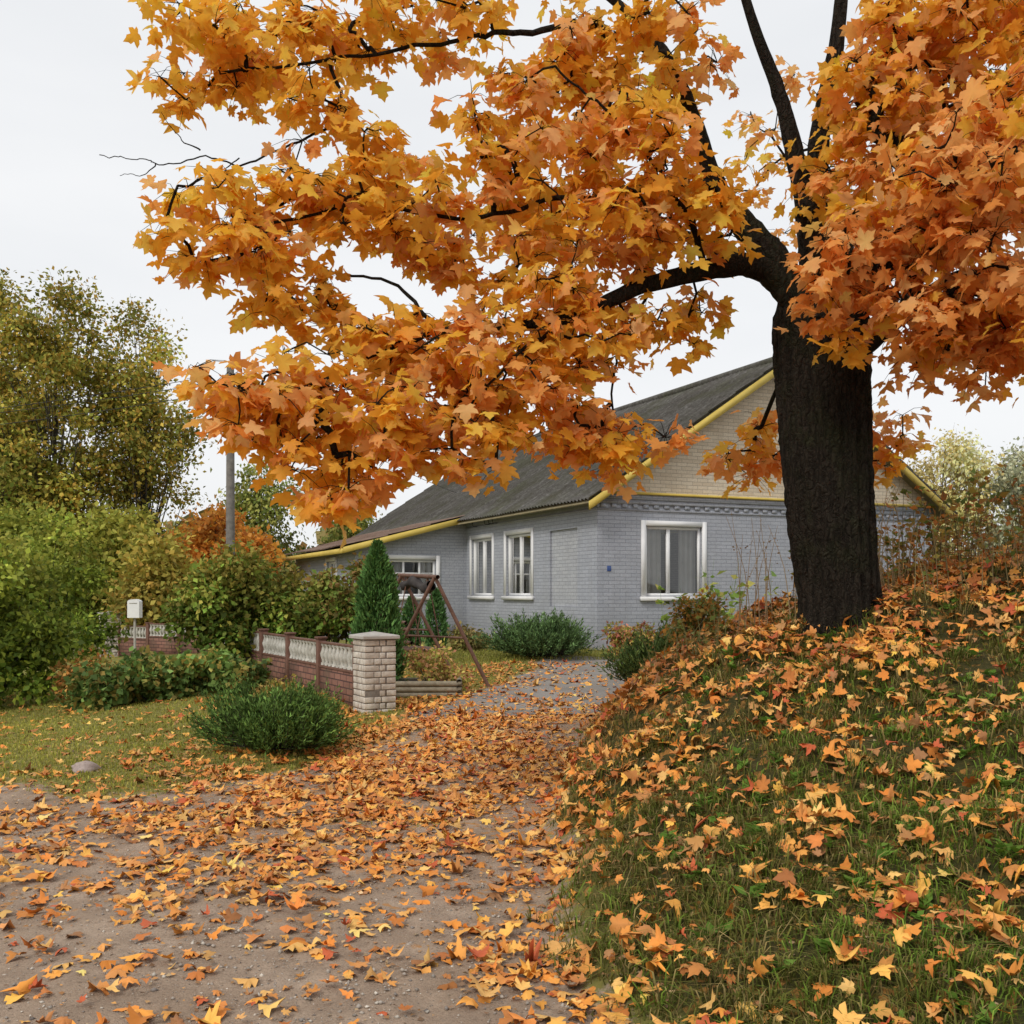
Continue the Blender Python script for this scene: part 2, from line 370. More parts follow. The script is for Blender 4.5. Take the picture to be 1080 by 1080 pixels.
for i in range(base_n,len(nodep)):
    p=parent_i[i]; r1=.0038*cnt[i]**.5+.001; r0=min(.0038*max(cnt[p],1)**.5+.001,r1*1.4)
    acc.tube(np.array([nodep[p],nodep[i]]),[r0,r1],5)
pos=[];Tn=[];Nn=[];sz=[];cl=[]
palA=np.array([(.94,.53,.065),(.94,.47,.05),(.93,.40,.04),(.94,.57,.09)])
palB=np.array([(.94,.48,.15),(.93,.41,.10),(.94,.52,.20),(.90,.34,.07)])
for e,q in zip(ends,order):
    h=ch[q]; c=nodep[e]; k=int(rng.integers(9,18))
    dirs=nrm(rng.normal(size=(k,3))*np.array([1,1,.45])); L=.04+rng.random((k,1))*.2
    p=c+dirs*L+np.array([0,0,-.03])
    for j in range(0,k,2): acc.tube(np.array([c,c+dirs[j]*L[j]*.5+np.array([0,0,.01]),p[j]]),[.003,.002,.0012],4)
    hh=nrm(dirs*np.array([1,1,0])+rng.normal(0,.2,(k,3)))
    T=nrm(hh*.6+np.array([0,0,-.55])+rng.normal(0,.38,(k,3)))
    Nr=nrm(hh*.55+np.array([0,0,.75])+rng.normal(0,.40,(k,3)))
    base=palA if rng.random()>h else palB
    cc=palette(k,base,.07)*math.exp(rng.normal(0,.05))
    g=rng.random(k)<.02; cc[g]=cc[g]*np.array([.85,1.1,.8])
    pos.append(p);Tn.append(T);Nn.append(Nr);sz.append(.07+.075*rng.random(k));cl.append(cc)
acc.build("twigs",bark_mat,maple,True,recalc=False)
leaf_mesh("foliage",np.concatenate(pos),np.concatenate(Tn),np.concatenate(Nn),np.concatenate(sz),np.clip(np.concatenate(cl),0,.94),maple_mat,maple)

# ------------------------------------------------------------------ fallen leaves
def scatter(n,fn,box):
    out=[];tot=0
    while tot<n:
        x=rng.uniform(box[0],box[1],n*2); y=rng.uniform(box[2],box[3],n*2)
        k=rng.random(n*2)<fn(x,y); out.append(np.stack([x[k],y[k]],-1)); tot+=k.sum()
    return np.concatenate(out)[:n]
def clump(x,y):
    return np.clip(.55+.3*np.sin(x*2.3+1.7*np.sin(y*1.4))*np.sin(y*2.1+x)+.4*np.sin(x*6.1+2*np.sin(y*4.))*np.sin(y*5.3-x*2),.06,1.2)
def dens(x,y):
    bk=x-x_right(y); lw=lawn_mask(x,y)
    car=np.exp(-((x+1.0-(y-9)*.14)/1.9)**2)*sm((y-4.2)/3.0)*(1-.75*sm((y-12)/3))
    near=.22*np.exp(-((x+.1)/1.6)**2)+.06
    bank=(.36+.36*sm((y-5.6)/2.2))*sm(bk/.4)*(1-.42*sm((bk-1.7)/1.2)*(1-sm((y-6)/2.5)))
    fr=.75*np.exp(-(bk/.45)**2)
    d=np.maximum.reduce([car,near,bank,fr])
    d=np.where((lw>.5),np.minimum(d,.09+.42*np.exp(-lw/1.2)),d)
    return np.clip(d*clump(x,y)*1.2,0.01,1)*(y<19.5)
def norms(xy):
    e=.05; sx=(height(xy[:,0]+e,xy[:,1])-height(xy[:,0]-e,xy[:,1]))/(2*e); sy=(height(xy[:,0],xy[:,1]+e)-height(xy[:,0],xy[:,1]-e))/(2*e)
    return nrm(np.stack([-sx,-sy,np.ones(len(xy))],-1))
xy=scatter(28500,dens,(-9,6.5,3.2,18))
n=len(xy); z=height(xy[:,0],xy[:,1]); bk=xy[:,0]-x_right(xy[:,1])
lift=.008+.022*rng.random(n)+np.where(bk>.15,.01+.065*rng.random(n),0)
Nn=nrm(norms(xy)+rng.normal(0,.26,(n,3))*np.where(bk>.15,1.6,1)[:,None])
a=rng.random(n)*2*math.pi; T=np.stack([np.cos(a),np.sin(a),np.zeros(n)],-1)
cc=palette(n,[(.78,.35,.06),(.82,.42,.09),(.66,.22,.04),(.74,.28,.05),(.80,.48,.15),(.48,.16,.04),(.36,.17,.07),(.62,.26,.07)],.17)
red=rng.random(n)<.05; cc[red]=np.array([.50,.11,.04])
leaf_mesh("fallen_leaves",np.column_stack([xy,z+lift]),T,Nn,.032+.072*rng.random(n)**1.3,np.clip(cc,0,.86),litter_mat,curl=.6)
xy=scatter(16000,lambda x,y:np.clip((dens(x,y)*.8+.07)*np.clip(7/np.maximum(y,3),.2,1),0,1),(-6,3,3.2,13)); n=len(xy); a=rng.random(n)*2*math.pi
Vv,Ff=small_leaves(np.column_stack([xy,height(xy[:,0],xy[:,1])+.008]),np.stack([np.cos(a),np.sin(a),rng.normal(0,.1,n)],-1),norms(xy)+rng.normal(0,.25,(n,3)),.010+.022*rng.random(n),1.3)
mesh_np("leaf_litter",Vv,Ff,litter_mat,np.repeat(palette(n,[(.42,.2,.07),(.26,.14,.07),(.6,.3,.08),(.16,.1,.06),(.5,.36,.2)],.25),4,0))
xy=scatter(9000,lambda x,y:(lawn_mask(x,y)<0)*((x-x_right(y))<.05)*np.clip((4.2/np.maximum(y,3))**2,.05,1)*np.clip(clump(x*1.3+3,y*1.1),.1,1),(-6,1.5,3.2,11)); n=len(xy)
oc=np.array([(1,0,0),(0,1,0),(-1,0,0),(0,-1,0),(0,0,.7),(0,0,-.7)],float); of=np.array([(0,1,4),(1,2,4),(2,3,4),(3,0,4),(1,0,5),(2,1,5),(3,2,5),(0,3,5)])
r=(.0035+.010*rng.random(n)**3)[:,None,None]; Vg=np.column_stack([xy,height(xy[:,0],xy[:,1])+.003])[:,None]+r*(oc[None]*(.7+.6*rng.random((n,6,1)))+rng.normal(0,.15,(n,6,3)))
mesh_np("gravel",Vg.reshape(-1,3),(of[None]+(np.arange(n)*6)[:,None,None]).reshape(-1,3),needle_mat,np.repeat(palette(n,[(.42,.36,.3),(.3,.26,.22),(.52,.47,.4),(.22,.19,.17)],.2),6,0),smooth=True)

# ------------------------------------------------------------------ grass
def blades(name,xy,length,width,cols,lean=.5,mat=grass_mat,ldir=None):
    n=len(xy); z=height(xy[:,0],xy[:,1])-.005
    a=rng.random(n)*2*math.pi; w=np.stack([np.cos(a),np.sin(a),np.zeros(n)],-1)*width[:,None]/2
    b=rng.random(n)*2*math.pi; ln=np.abs(rng.normal(0,lean,n))
    if ldir is not None: b=ldir+rng.normal(0,.4,n); ln=ln+.25*lean
    h=np.stack([np.cos(b)*ln,np.sin(b)*ln,np.zeros(n)],-1)
    up=np.array([0,0,1.0]); L=length[:,None]
    p0=np.column_stack([xy,z]); p1=p0+L*(.5*up+.2*h); p2=p0+L*(.85*up/(1+ln[:,None]*.7)+.9*h)
    V=np.stack([p0-w,p0+w,p1+w*.8,p1-w*.8,p2],1).reshape(-1,3)
    o=(np.arange(n)*5)[:,None]
    F=np.concatenate([np.array([[0,1,2]])+o,np.array([[0,2,3]])+o,np.array([[3,2,4]])+o])
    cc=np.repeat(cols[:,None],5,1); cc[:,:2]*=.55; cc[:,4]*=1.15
    return mesh_np(name,V,F,mat,np.clip(cc.reshape(-1,3),0,.9))
def bankd(x,y):
    bk=x-x_right(y); t=np.clip(.5+.5*np.sin(x*3.1+2*np.sin(y*2.3))*np.sin(y*2.7+x*1.3)+.35*np.sin(x*9+y*2)*np.sin(y*8-x),0,1)
    return sm((bk+.12)/.5)*np.clip(3.5/np.maximum(y,2.5),.25,1)*(.2+.8*t)*(x<y*.62+1.2)
tc=scatter(10500,bankd,(0,8,2.6,13)); kk=13
off=rng.normal(0,.03,(len(tc),kk,2)); xy=(tc[:,None]+off).reshape(-1,2); n=len(xy)
ldir=np.arctan2(off[...,1],off[...,0]).reshape(-1)
tl=np.repeat(rng.random(len(tc)),kk); pn=.5+.5*np.sin(xy[:,0]*2.1+1.3*np.sin(xy[:,1]*1.7)); 
fresh=np.repeat(rng.random(len(tc)),kk)<(.15+.7*sm((xy[:,0]-.9)/1.3)*(1-sm((xy[:,1]-4.6)/2.6)))
pg=np.where(fresh[:,None],palette(n,[(.18,.29,.035),(.25,.36,.055),(.13,.21,.03)],.2),palette(n,[(.16,.17,.035),(.21,.20,.045),(.11,.12,.025)],.2)); pd=palette(n,[(.40,.30,.12),(.34,.25,.09),(.24,.20,.07)],.2)
dry=np.repeat(rng.random(len(tc)),kk)<(.14+.42*sm((xy[:,1]-5.5)/3)*pn)
dry=dry|(rng.random(n)<.14)
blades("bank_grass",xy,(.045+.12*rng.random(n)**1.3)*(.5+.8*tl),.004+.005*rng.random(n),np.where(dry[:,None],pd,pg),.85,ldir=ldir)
tc=scatter(230,lambda x,y:sm((x-x_right(y)-.3)/.5)*(y<8)*1.0*(x<y*.6+.6),(0,5,2.8,8)); kk=9
a=rng.random(len(tc)*kk)*2*math.pi; xy=np.repeat(tc,kk,0)+rng.normal(0,.02,(len(tc)*kk,2)); n=len(xy)
Vv,Ff=small_leaves(np.column_stack([xy,height(xy[:,0],xy[:,1])+.03]),np.stack([np.cos(a),np.sin(a),.35+.3*rng.random(n)],-1),np.array([0,0,1.])+rng.normal(0,.2,(n,3)),.04+.05*rng.random(n),.8)
mesh_np("bank_weeds",Vv,Ff,green_mat,np.repeat(palette(n,[(.12,.24,.03),(.18,.3,.05)],.15),4,0))
def lawnd(x,y):
    return sm((lawn_mask(x,y)+.25)/.7)*np.clip(9/np.maximum(y,5),.3,1)*(np.abs(x)<y*.62+1)*np.clip(.5+clump(x+5,y)*.6,.3,1)
xy=scatter(90000,lawnd,(-15,2,6.9,20)); n=len(xy)
pa=.5+.5*np.sin(xy[:,0]*1.1+1.5*np.sin(xy[:,1]*.9))*np.sin(xy[:,1]*1.7+xy[:,0]*.6)
cg=palette(n,[(.36,.36,.06),(.42,.39,.08),(.26,.29,.05),(.46,.38,.12)],.2)*(.8+.4*pa)[:,None]
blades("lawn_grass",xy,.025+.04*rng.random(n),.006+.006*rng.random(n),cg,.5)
xy=scatter(12000,lambda x,y:np.where((y>18.2+.1*x),1,0)*1.0,(-3,9,18.2,21)); n=len(xy)
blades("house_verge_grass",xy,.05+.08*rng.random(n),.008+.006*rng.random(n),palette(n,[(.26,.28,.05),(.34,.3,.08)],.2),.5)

def weeds(name,centers,n_per,hmin,hmax,stemcol,leafpal,leaf=.05,k=14,spread=.35,lean=.25):
    par=empty(name,(0,0,0)); acc=Acc(); pos=[];T=[];Nn=[]
    for cx,cy in centers:
        for _ in range(n_per):
            x=cx+rng.normal(0,spread); y=cy+rng.normal(0,spread); z=float(height(x,y)); H=rng.uniform(hmin,hmax)
            l=rng.normal(0,lean,2)*H; mid=np.array([x+l[0]*.3,y+l[1]*.3,z+H*.55]); top=np.array([x+l[0],y+l[1],z+H])
            c=catmull([(x,y,z-.02),mid,top],3); acc.tube(c,np.linspace(.0045,.0014,len(c)),4)
            for j in range(k):
                t=rng.uniform(.15,1); p=c[int(t*(len(c)-1))]+rng.normal(0,.04,3)
                pos.append(p); d=rng.normal(size=3); d[2]=abs(d[2])*.4; T.append(d); Nn.append(rng.normal(size=3)+np.array([0,0,1]))
    acc.build("stems",mat_noisy(name+"_stem",stemcol,tuple(c*1.6 for c in stemcol)),par,recalc=False)
    n=len(pos); V,F=small_leaves(np.array(pos),np.array(T),np.array(Nn),leaf*(.5+rng.random(n)))
    mesh_np("leaves",V,F,green_mat,np.repeat(palette(n,leafpal,.2),4,0),par)
RB=[(.36,.16,.05),(.24,.22,.06),(.46,.19,.05),(.16,.22,.05),(.46,.28,.07),(.2,.26,.06)]
weeds("dry_weeds",[(3.3,8.8),(3.7,8.4),(4.1,8.9),(4.5,9.3),(3.6,9.4),(4.7,8.6)],15,.2,.75,(.2,.16,.07),RB,.045,9)
weeds("dry_weeds",[(1.9,9.0),(1.6,9.7),(1.3,9.4)],12,.15,.5,(.2,.2,.08),[(.22,.28,.07),(.3,.24,.07),(.4,.2,.05),(.14,.2,.05)],.045,9,.24)
weeds("dry_grass_stalks",[(2.15,9.4),(2.0,8.8),(3.1,8.6),(3.3,9.0)],8,.6,1.25,(.3,.22,.12),[(.36,.26,.12),(.3,.2,.1)],.022,9,.2,.18)
weeds("wild_shrub",[(3.9,9.9),(4.7,10.3),(4.3,9.6),(5.2,9.8),(3.5,10.2)],14,.5,1.1,(.09,.07,.035),[(.32,.13,.04),(.17,.20,.04),(.46,.17,.04),(.40,.28,.06),(.12,.17,.04)],.065,26,.3)

# ------------------------------------------------------------------ shrubs / trees
def lumps_in(center,radii,k,lr,rnd=.35):
    d=nrm(rng.normal(size=(k,3))); r=rng.random((k,1))**.35*.8
    return np.array(center)+d*r*np.array(radii), lr*(1-rnd+2*rnd*rng.random(k))
def foliage(name,base,center,radii,k,lr,n,size,pal,mat=green_mat,stems=8,trunk=None,barkm=bark2,width=1.0,droop=0.,shell=.5,topcol=None,lumpvar=.25):
    par=empty(name,(0,0,0))
    L,R=lumps_in(center,radii,k,lr)
    w=R**2; pick=rng.choice(k,n,p=w/w.sum())
    d=nrm(rng.normal(size=(n,3))); rad=(shell+(1-shell)*rng.random((n,1)))*(1+rng.normal(0,.14,(n,1)))
    sq=np.array([1,1,.8]); p=L[pick]+d*rad*R[pick][:,None]*sq
    if droop: p[:,2]-=droop*rng.random(n)**2
    ok=p[:,2]>height(p[:,0],p[:,1])+.02; p=p[ok]; d=d[ok]; pick=pick[ok]; n=len(p)
    T=nrm(d*.6+rng.normal(0,.6,(n,3))+np.array([0,0,-.15-droop])); Nn=nrm(d+rng.normal(0,.6,(n,3))+np.array([0,0,.4]))
    V,F=small_leaves(p,T,Nn,size*(.6+.8*rng.random(n)),width)
    lv=np.exp(rng.normal(0,lumpvar,k))[pick][:,None]; c=palette(n,pal,.2)*lv
    if topcol is not None:
        t=sm((p[:,2]-center[2])/radii[2]*.6+.3)[:,None]*rng.random((n,1)); c=c*(1-t)+np.array(topcol)*t
    mesh_np("foliage",V,F,mat,np.repeat(np.clip(c,0,.85),4,0),par)
    acc=Acc(); b=np.array([base[0],base[1],float(height(base[0],base[1]))-.05])
    if trunk:
        H,r=trunk; top=np.array([center[0],center[1],b[2]+H])
        tp=catmull([b,b*.6+top*.4+rng.normal(0,.02*H,3)*np.array([1,1,0]),top],5); acc.tube(tp,np.linspace(r,r*.1,len(tp)),9)
        for q in range(min(stems,k)):
            e=L[q]; t=np.clip((e[2]-b[2])/H-.22-.1*rng.random(),.12,.92); s=tp[int(t*(len(tp)-1))]; mm=(s+e)/2+np.array([0,0,-.02*H*rng.random()])
            c=catmull([s,mm,e],4); acc.tube(c,np.linspace(r*.35*(1-t*.6),r*.06,len(c)),5)
            for _ in range(5):
                f=e+nrm(rng.normal(size=3))*R[q]*.9; acc.tube(np.array([c[-3],(c[-3]+f)/2+rng.normal(0,.05,3),f]),[r*.07,r*.04,r*.02],4)
    else:
        for q in range(min(stems,k)):
            e=L[q]; s=b+rng.normal(0,.06,3)*np.array([1,1,0]); c=catmull([s,(s+e)/2+rng.normal(0,.06,3),e],3); acc.tube(c,np.linspace(.014,.004,len(c)),5)
    acc.build("branches",barkm,par,True,recalc=False)
    return par
def H(x,y): return float(height(x,y))
YB=[(.46,.38,.07),(.32,.33,.06),(.52,.38,.07),(.22,.25,.05),(.55,.32,.06),(.26,.28,.05)]
z=H(-4.2,17); foliage("garden_shrub",(-4.4,17.2),(-4.4,17.4,z+1.1),(1.5,1.0,1.05),36,.42,14000,.10,[(.16,.27,.04),(.24,.37,.06),(.10,.17,.03),(.34,.3,.06)],topcol=(.42,.28,.06),shell=.3,lumpvar=.32)
z=H(-3.0,16.6); foliage("garden_shrub",(-2.9,17.6),(-2.8,17.6,z+1.2),(.85,.7,.8),20,.36,7000,.10,[(.15,.24,.04),(.22,.33,.06),(.24,.16,.05)],topcol=(.38,.18,.06),shell=.3)
for (x,y,rx,h,n) in [(-5.0,14.6,.8,.42,4200),(-5.7,14.2,.6,.36,2800),(-4.3,15.0,.7,.38,3200)]:
    z=H(x,y); foliage("hydrangea_bush",(x,y),(x,y,z+h*.7),(rx,.5,h),16,.24,n,.09,[(.12,.2,.05),(.2,.31,.08),(.08,.13,.03),(.34,.24,.06)],width=1.3,shell=.3)
z=H(-6.3,15.2); foliage("barberry_bush",(-6.1,14.9),(-6.1,14.9,z+.28),(.6,.5,.35),12,.26,2600,.07,[(.5,.18,.05),(.52,.3,.08),(.28,.26,.06)])
for (x,y,rx,rz,n) in [(-7.5,14.8,1.15,1.5,11000),(-8.6,15.6,1.3,1.7,10000),(-8.3,18.2,1.4,1.8,9000)]:
    z=H(x,y); foliage("willow_shrub",(x,y),(x,y,z+rz*.85),(rx,rx,rz),44,.42,n,.09,[(.13,.20,.03),(.22,.31,.04),(.32,.37,.05),(.08,.13,.02)],topcol=(.50,.46,.08),shell=.2,lumpvar=.35)
for (x,y,rx,rz,n,pl) in [(-14.5,29.5,2.4,2.6,11000,[(.24,.31,.05),(.34,.38,.06),(.13,.2,.03)]),(-11.8,30.5,2.2,2.5,10000,[(.20,.26,.04),(.32,.35,.06),(.44,.39,.08)]),(-9.6,27.5,1.2,1.7,5000,[(.44,.36,.08),(.54,.32,.07),(.28,.28,.06)])]:
    z=H(x,y); foliage("willow_shrub",(x,y),(x,y,z+rz*.9),(rx,rx*.8,rz),40,.75,n,.17,pl,topcol=(.50,.46,.08),shell=.3)
for (x,y,h,rx,n,pal) in [(-15.2,34,13.5,2.6,23000,YB),(-18.0,35,13.2,2.8,20000,YB),(-12.6,35,12.4,2.0,15000,YB),(-16.6,33,8.5,3.0,14000,[(.2,.26,.04),(.34,.34,.06),(.46,.36,.08)])]:
    z=H(x,y); foliage("alder_tree",(x,y),(x,y,z+h*.54),(rx,rx,h*.50),64,.92,n,.15,pal,stems=64,trunk=(h*.82,.13),shell=.1,lumpvar=.25)
for (x,y,h,rx,n) in [(-8.8,36,7.4,1.5,8000),(-6.3,40,6.8,1.6,6000)]:
    z=H(x,y); foliage("birch_tree",(x,y),(x,y,z+h*.52),(rx,rx,h*.46),28,.8,n,.14,[(.30,.33,.07),(.42,.39,.1),(.2,.26,.06)],stems=26,trunk=(h*.78,.1),shell=.15,droop=.8)
z=H(-9.2,31); foliage("maple_tree",(-9.0,31),(-9.0,31,z+2.4),(2.0,1.5,2.0),26,.7,8000,.18,[(.8,.34,.05),(.76,.4,.08),(.6,.22,.04)],maple_mat,stems=14,trunk=(3.4,.1),shell=.3)
z=H(17,43); foliage("birch_tree",(18.2,43),(18.2,43,z+5.0),(1.8,1.8,3.7),36,.85,11000,.17,[(.85,.66,.30),(.74,.60,.25),(.6,.52,.22)],stems=34,trunk=(7.4,.1),shell=.15,droop=.8)
z=H(20.5,42); foliage("willow_tree",(21.6,43),(21.6,43,z+4.8),(2.3,2.3,4.1),38,.95,11000,.17,[(.46,.48,.32),(.38,.41,.26),(.56,.52,.32)],stems=34,trunk=(7.4,.11),shell=.2,droop=.8)
for (x,y,rx,rz,n) in [(13.0,27,1.4,1.2,5000),(16.0,30,1.8,1.5,6000)]:
    z=H(x,y); foliage("hedge_shrub",(x,y),(x,y,z+rz*.9),(rx,rx,rz),20,.6,n,.13,[(.28,.3,.08),(.4,.28,.07),(.2,.24,.06)])

acc_p=[];acc_c=[]
for i in range(130):
    a=rng.uniform(-70,70)*math.pi/180; D=rng.uniform(95,150); x=D*math.sin(a); y=D*math.cos(a); hh=rng.uniform(6,10)
    k=220; d=nrm(rng.normal(size=(k,3)))*rng.uniform(.5,1,(k,1)); acc_p.append(np.array([x,y,hh*.5])+d*np.array([3.5,3,hh*.5]))
    acc_c.append(palette(k,[(.2,.2,.09),(.32,.24,.09),(.14,.17,.08),(.4,.22,.08)],.2)*math.exp(rng.normal(0,.2)))
p=np.concatenate(acc_p); n=len(p)
Vv,Ff=small_leaves(p,rng.normal(size=(n,3)),rng.normal(size=(n,3)),1.0+rng.random(n),1.6)
mesh_np("distant_trees",Vv,Ff,needle_mat,np.repeat(np.concatenate(acc_c),4,0))

def juniper(name,x,y,r,h,n,pal):
    z=H(x,y); par=empty(name,(0,0,0)); acc=Acc()
    P=[];T=[];S=[];Cc=[]
    ph=rng.random(4)*6
    for i in range(n):
        a=rng.random()*2*math.pi; el=rng.random()**.8*1.25
        lob=1+.16*math.sin(3*a+ph[0])+.12*math.sin(5*a+ph[1]+2*el)
        L=r*lob*(.55+.5*rng.random())*(math.cos(el)*.9+.1); Hh=h*lob*(.3+.75*math.sin(el))*(.7+.5*rng.random())
        st=np.array([x+.15*math.cos(a)*r,y+.15*math.sin(a)*r,z+.02]); tip=np.array([x+L*math.cos(a),y+L*math.sin(a),z+Hh*.9+.05])
        mid=(st+tip)/2+np.array([0,0,-.05])+.14*L*np.array([math.cos(a),math.sin(a),0]); c=catmull([st,mid,tip],3)
        if i%4==0: acc.tube(c,np.linspace(.007,.002,len(c)),4)
        m_=28; t=.40+.62*rng.random(m_)**.8; idx=np.minimum(t,1)*(len(c)-1); lo=np.minimum(idx.astype(int),len(c)-2); fr=(idx-lo)[:,None]
        pp=c[lo]*(1-fr)+c[lo+1]*fr; dr=nrm(tip-mid)
        tt=nrm(dr*1.0+rng.normal(0,.42,(m_,3))); P.append(pp+rng.normal(0,.016,(m_,3))); T.append(tt); S.append(.03+.04*rng.random(m_))
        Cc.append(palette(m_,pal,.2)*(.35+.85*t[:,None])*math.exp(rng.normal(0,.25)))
    P=np.concatenate(P);T=np.concatenate(T);S=np.concatenate(S); k=r/.7
    Vv,Ff=small_leaves(P,T,rng.normal(size=P.shape),S*max(1,k*.9),.40)
    mesh_np("needles",Vv,Ff,needle_mat,np.repeat(np.concatenate(Cc),4,0),par); acc.build("branches",bark2,par,recalc=False)
JP=[(.10,.18,.04),(.15,.25,.055),(.075,.13,.03)]
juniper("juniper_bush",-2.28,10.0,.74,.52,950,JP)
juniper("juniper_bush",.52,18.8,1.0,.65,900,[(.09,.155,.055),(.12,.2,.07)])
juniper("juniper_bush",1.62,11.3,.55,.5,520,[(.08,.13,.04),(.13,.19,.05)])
def thuja(name,x,y,r,h,n,pal):
    z=H(x,y); par=empty(name,(0,0,0))
    t=rng.random(n)**.8; a=rng.random(n)*2*math.pi; prof=np.interp(t,[0,.12,.4,.75,1],[.75,1,.95,.6,.05])
    lump=1+.14*np.sin(a*4+t*9)+.10*np.sin(a*7-t*17)+.06*np.sin(t*40+a*3)
    R=r*prof*lump*(.65+.48*rng.random(n)); p=np.stack([x+R*np.cos(a),y+R*np.sin(a),z+.03+t*h],-1)
    T=nrm(np.stack([np.cos(a)*.4,np.sin(a)*.4,np.ones(n)],-1)+rng.normal(0,.35,(n,3)))
    Nn=nrm(np.stack([np.sin(a),-np.cos(a),np.zeros(n)],-1)+rng.normal(0,.6,(n,3)))
    Vv,Ff=small_leaves(p,T,Nn,.04+.07*rng.random(n),.5)
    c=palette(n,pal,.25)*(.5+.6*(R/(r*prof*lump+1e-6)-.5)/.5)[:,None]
    mesh_np("foliage",Vv,Ff,needle_mat,np.repeat(np.clip(c,0.01,.8),4,0),par)
    ac=Acc(); ac.tube(np.array([(x,y,z-.05),(x,y,z+h*.9)]),[.04,.01],8); ac.build("trunk",bark2,par,recalc=False)
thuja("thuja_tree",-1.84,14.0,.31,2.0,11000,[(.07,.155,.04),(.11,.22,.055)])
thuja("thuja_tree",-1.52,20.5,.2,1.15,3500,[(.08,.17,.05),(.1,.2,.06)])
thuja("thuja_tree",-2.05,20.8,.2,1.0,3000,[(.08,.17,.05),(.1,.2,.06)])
for nm,x,y,r,h,n,pal,s in [("spirea_bush",2.15,19.0,.5,.42,3400,[(.46,.40,.10),(.6,.34,.12),(.58,.18,.14),(.32,.36,.07)],.07),
  ("spirea_bush",-.9,20.6,.6,.26,1800,[(.28,.28,.08),(.36,.26,.1)],.07),
  ("spirea_bush",-1.05,13.95,.42,.42,2600,[(.34,.38,.08),(.6,.28,.16),(.46,.42,.1),(.5,.3,.12)],.055),
  ("flower_bush",3.3,18.9,.6,.46,3000,[(.2,.28,.07),(.5,.22,.14),(.3,.34,.09)],.07),
  ("barberry_bush",2.35,12.4,.6,.50,4200,[(.12,.16,.04),(.36,.16,.04),(.5,.24,.05),(.12,.18,.04)],.06),
  ("barberry_bush",1.95,10.7,.4,.36,2600,[(.12,.16,.04),(.4,.18,.04),(.5,.26,.06),(.12,.18,.04)],.05),
  ("barberry_bush",-2.9,12.6,.3,.25,900,[(.28,.28,.06),(.4,.26,.08)],.05)]:
    z=H(x,y); foliage(nm,(x,y),(x,y,z+h*.75),(r,r*.8,h),14,r*.4,n,s,pal,stems=8,shell=.3)
weeds("hollyhock",[(3.0,15.2),(3.5,16.0),(2.9,16.5)],6,1.1,1.9,(.12,.18,.06),[(.2,.33,.06),(.28,.4,.08),(.42,.38,.1)],.14,16,.22,.10)

# ------------------------------------------------------------------ house
A=math.atan2(.41,.912)
house=empty("brick_house",(1.71,20.5,.5),A)
def brick_mat(name,c1,c2,mort,bs=.6,stain=(.15,.15,.16)):
    m=N(name); o=m.obj(); s=m.n("SeparateXYZ"); m.l(o,s.inputs[0]); c=m.n("CombineXYZ")
    m.l(m.math('ADD',s.outputs[0],s.outputs[1]),c.inputs[0]); m.l(s.outputs[2],c.inputs[1])
    b=m.n("TexBrick"); m.l(c.outputs[0],b.inputs["Vector"])
    b.inputs["Scale"].default_value=1; b.inputs["Brick Width"].default_value=.26; b.inputs["Row Height"].default_value=.077
    b.inputs["Mortar Size"].default_value=.006; b.inputs["Mortar Smooth"].default_value=.3
    b.inputs["Color1"].default_value=(*c1,1); b.inputs["Color2"].default_value=(*c2,1); b.inputs["Mortar"].default_value=(*mort,1)
    n=m.noise(o,1.4,5); n2=m.noise(o,35,4)
    mp=m.n("Mapping"); mp.inputs["Scale"].default_value=(3,3,.35); m.l(o,mp.inputs[0]); n3=m.noise(mp.outputs[0],1.6,5)
    col=m.mix(m.ramp(n,[(.4,0.0),(.75,.3)]),b.outputs["Color"],stain)
    col=m.mix(m.ramp(n3,[(.5,0.0),(.72,.3)]),col,stain)
    col=m.mix(m.ramp(n2,[(.35,.35),(.6,0.0)]),col,(.5,.5,.5),'MULTIPLY')
    lowf=m.ramp(s.outputs[2],[(.25,.4),(.75,0.0)]); col=m.mix(lowf,col,tuple(k*.7 for k in stain))
    h=m.math('ADD',m.math('MULTIPLY',b.outputs["Fac"],-1.0),m.math('MULTIPLY',n2,.5))
    m.pbr(col,.85,h,bs,.012,.25); return m.m
grey_brick=brick_mat("grey_painted_brick",(.395,.415,.465),(.455,.475,.525),(.27,.285,.325),stain=(.31,.315,.33))
cream_brick=brick_mat("cream_brick",(.60,.50,.37),(.72,.63,.49),(.40,.34,.27),.5,(.50,.42,.31))
pale_brick=brick_mat("pale_grey_brick",(.44,.455,.49),(.51,.525,.55),(.31,.32,.35),stain=(.33,.33,.35))
white_m=mat_noisy("white_paint",(.78,.78,.78),(.86,.86,.85),6,.45,.05,.003)
yellow_m=mat_noisy("yellow_paint",(.60,.44,.09),(.72,.54,.13),4,.6,.15,.005)
plinth_m=mat_noisy("plinth_concrete",(.2,.2,.21),(.28,.28,.3),5)
curt_m=mat_noisy("curtain_cloth",(.55,.53,.50),(.7,.68,.65),3,.9)
m=N("window_glass"); tr=m.n("BsdfTransparent"); tr.inputs[0].default_value=(.75,.78,.78,1); gl=m.n("BsdfGlossy"); gl.inputs["Roughness"].default_value=.03
lw=m.n("LayerWeight"); lw.inputs[0].default_value=.35; mx=m.n("MixShader"); m.l(m.math('ADD',m.math('MULTIPLY',lw.outputs["Fresnel"],.8),.08),mx.inputs[0])
m.l(tr.outputs[0],mx.inputs[1]); m.l(gl.outputs[0],mx.inputs[2]); m.l(mx.outputs[0],m.out.inputs[0]); glass_m=m.m
m=N("corrugated_roof"); o=m.obj()
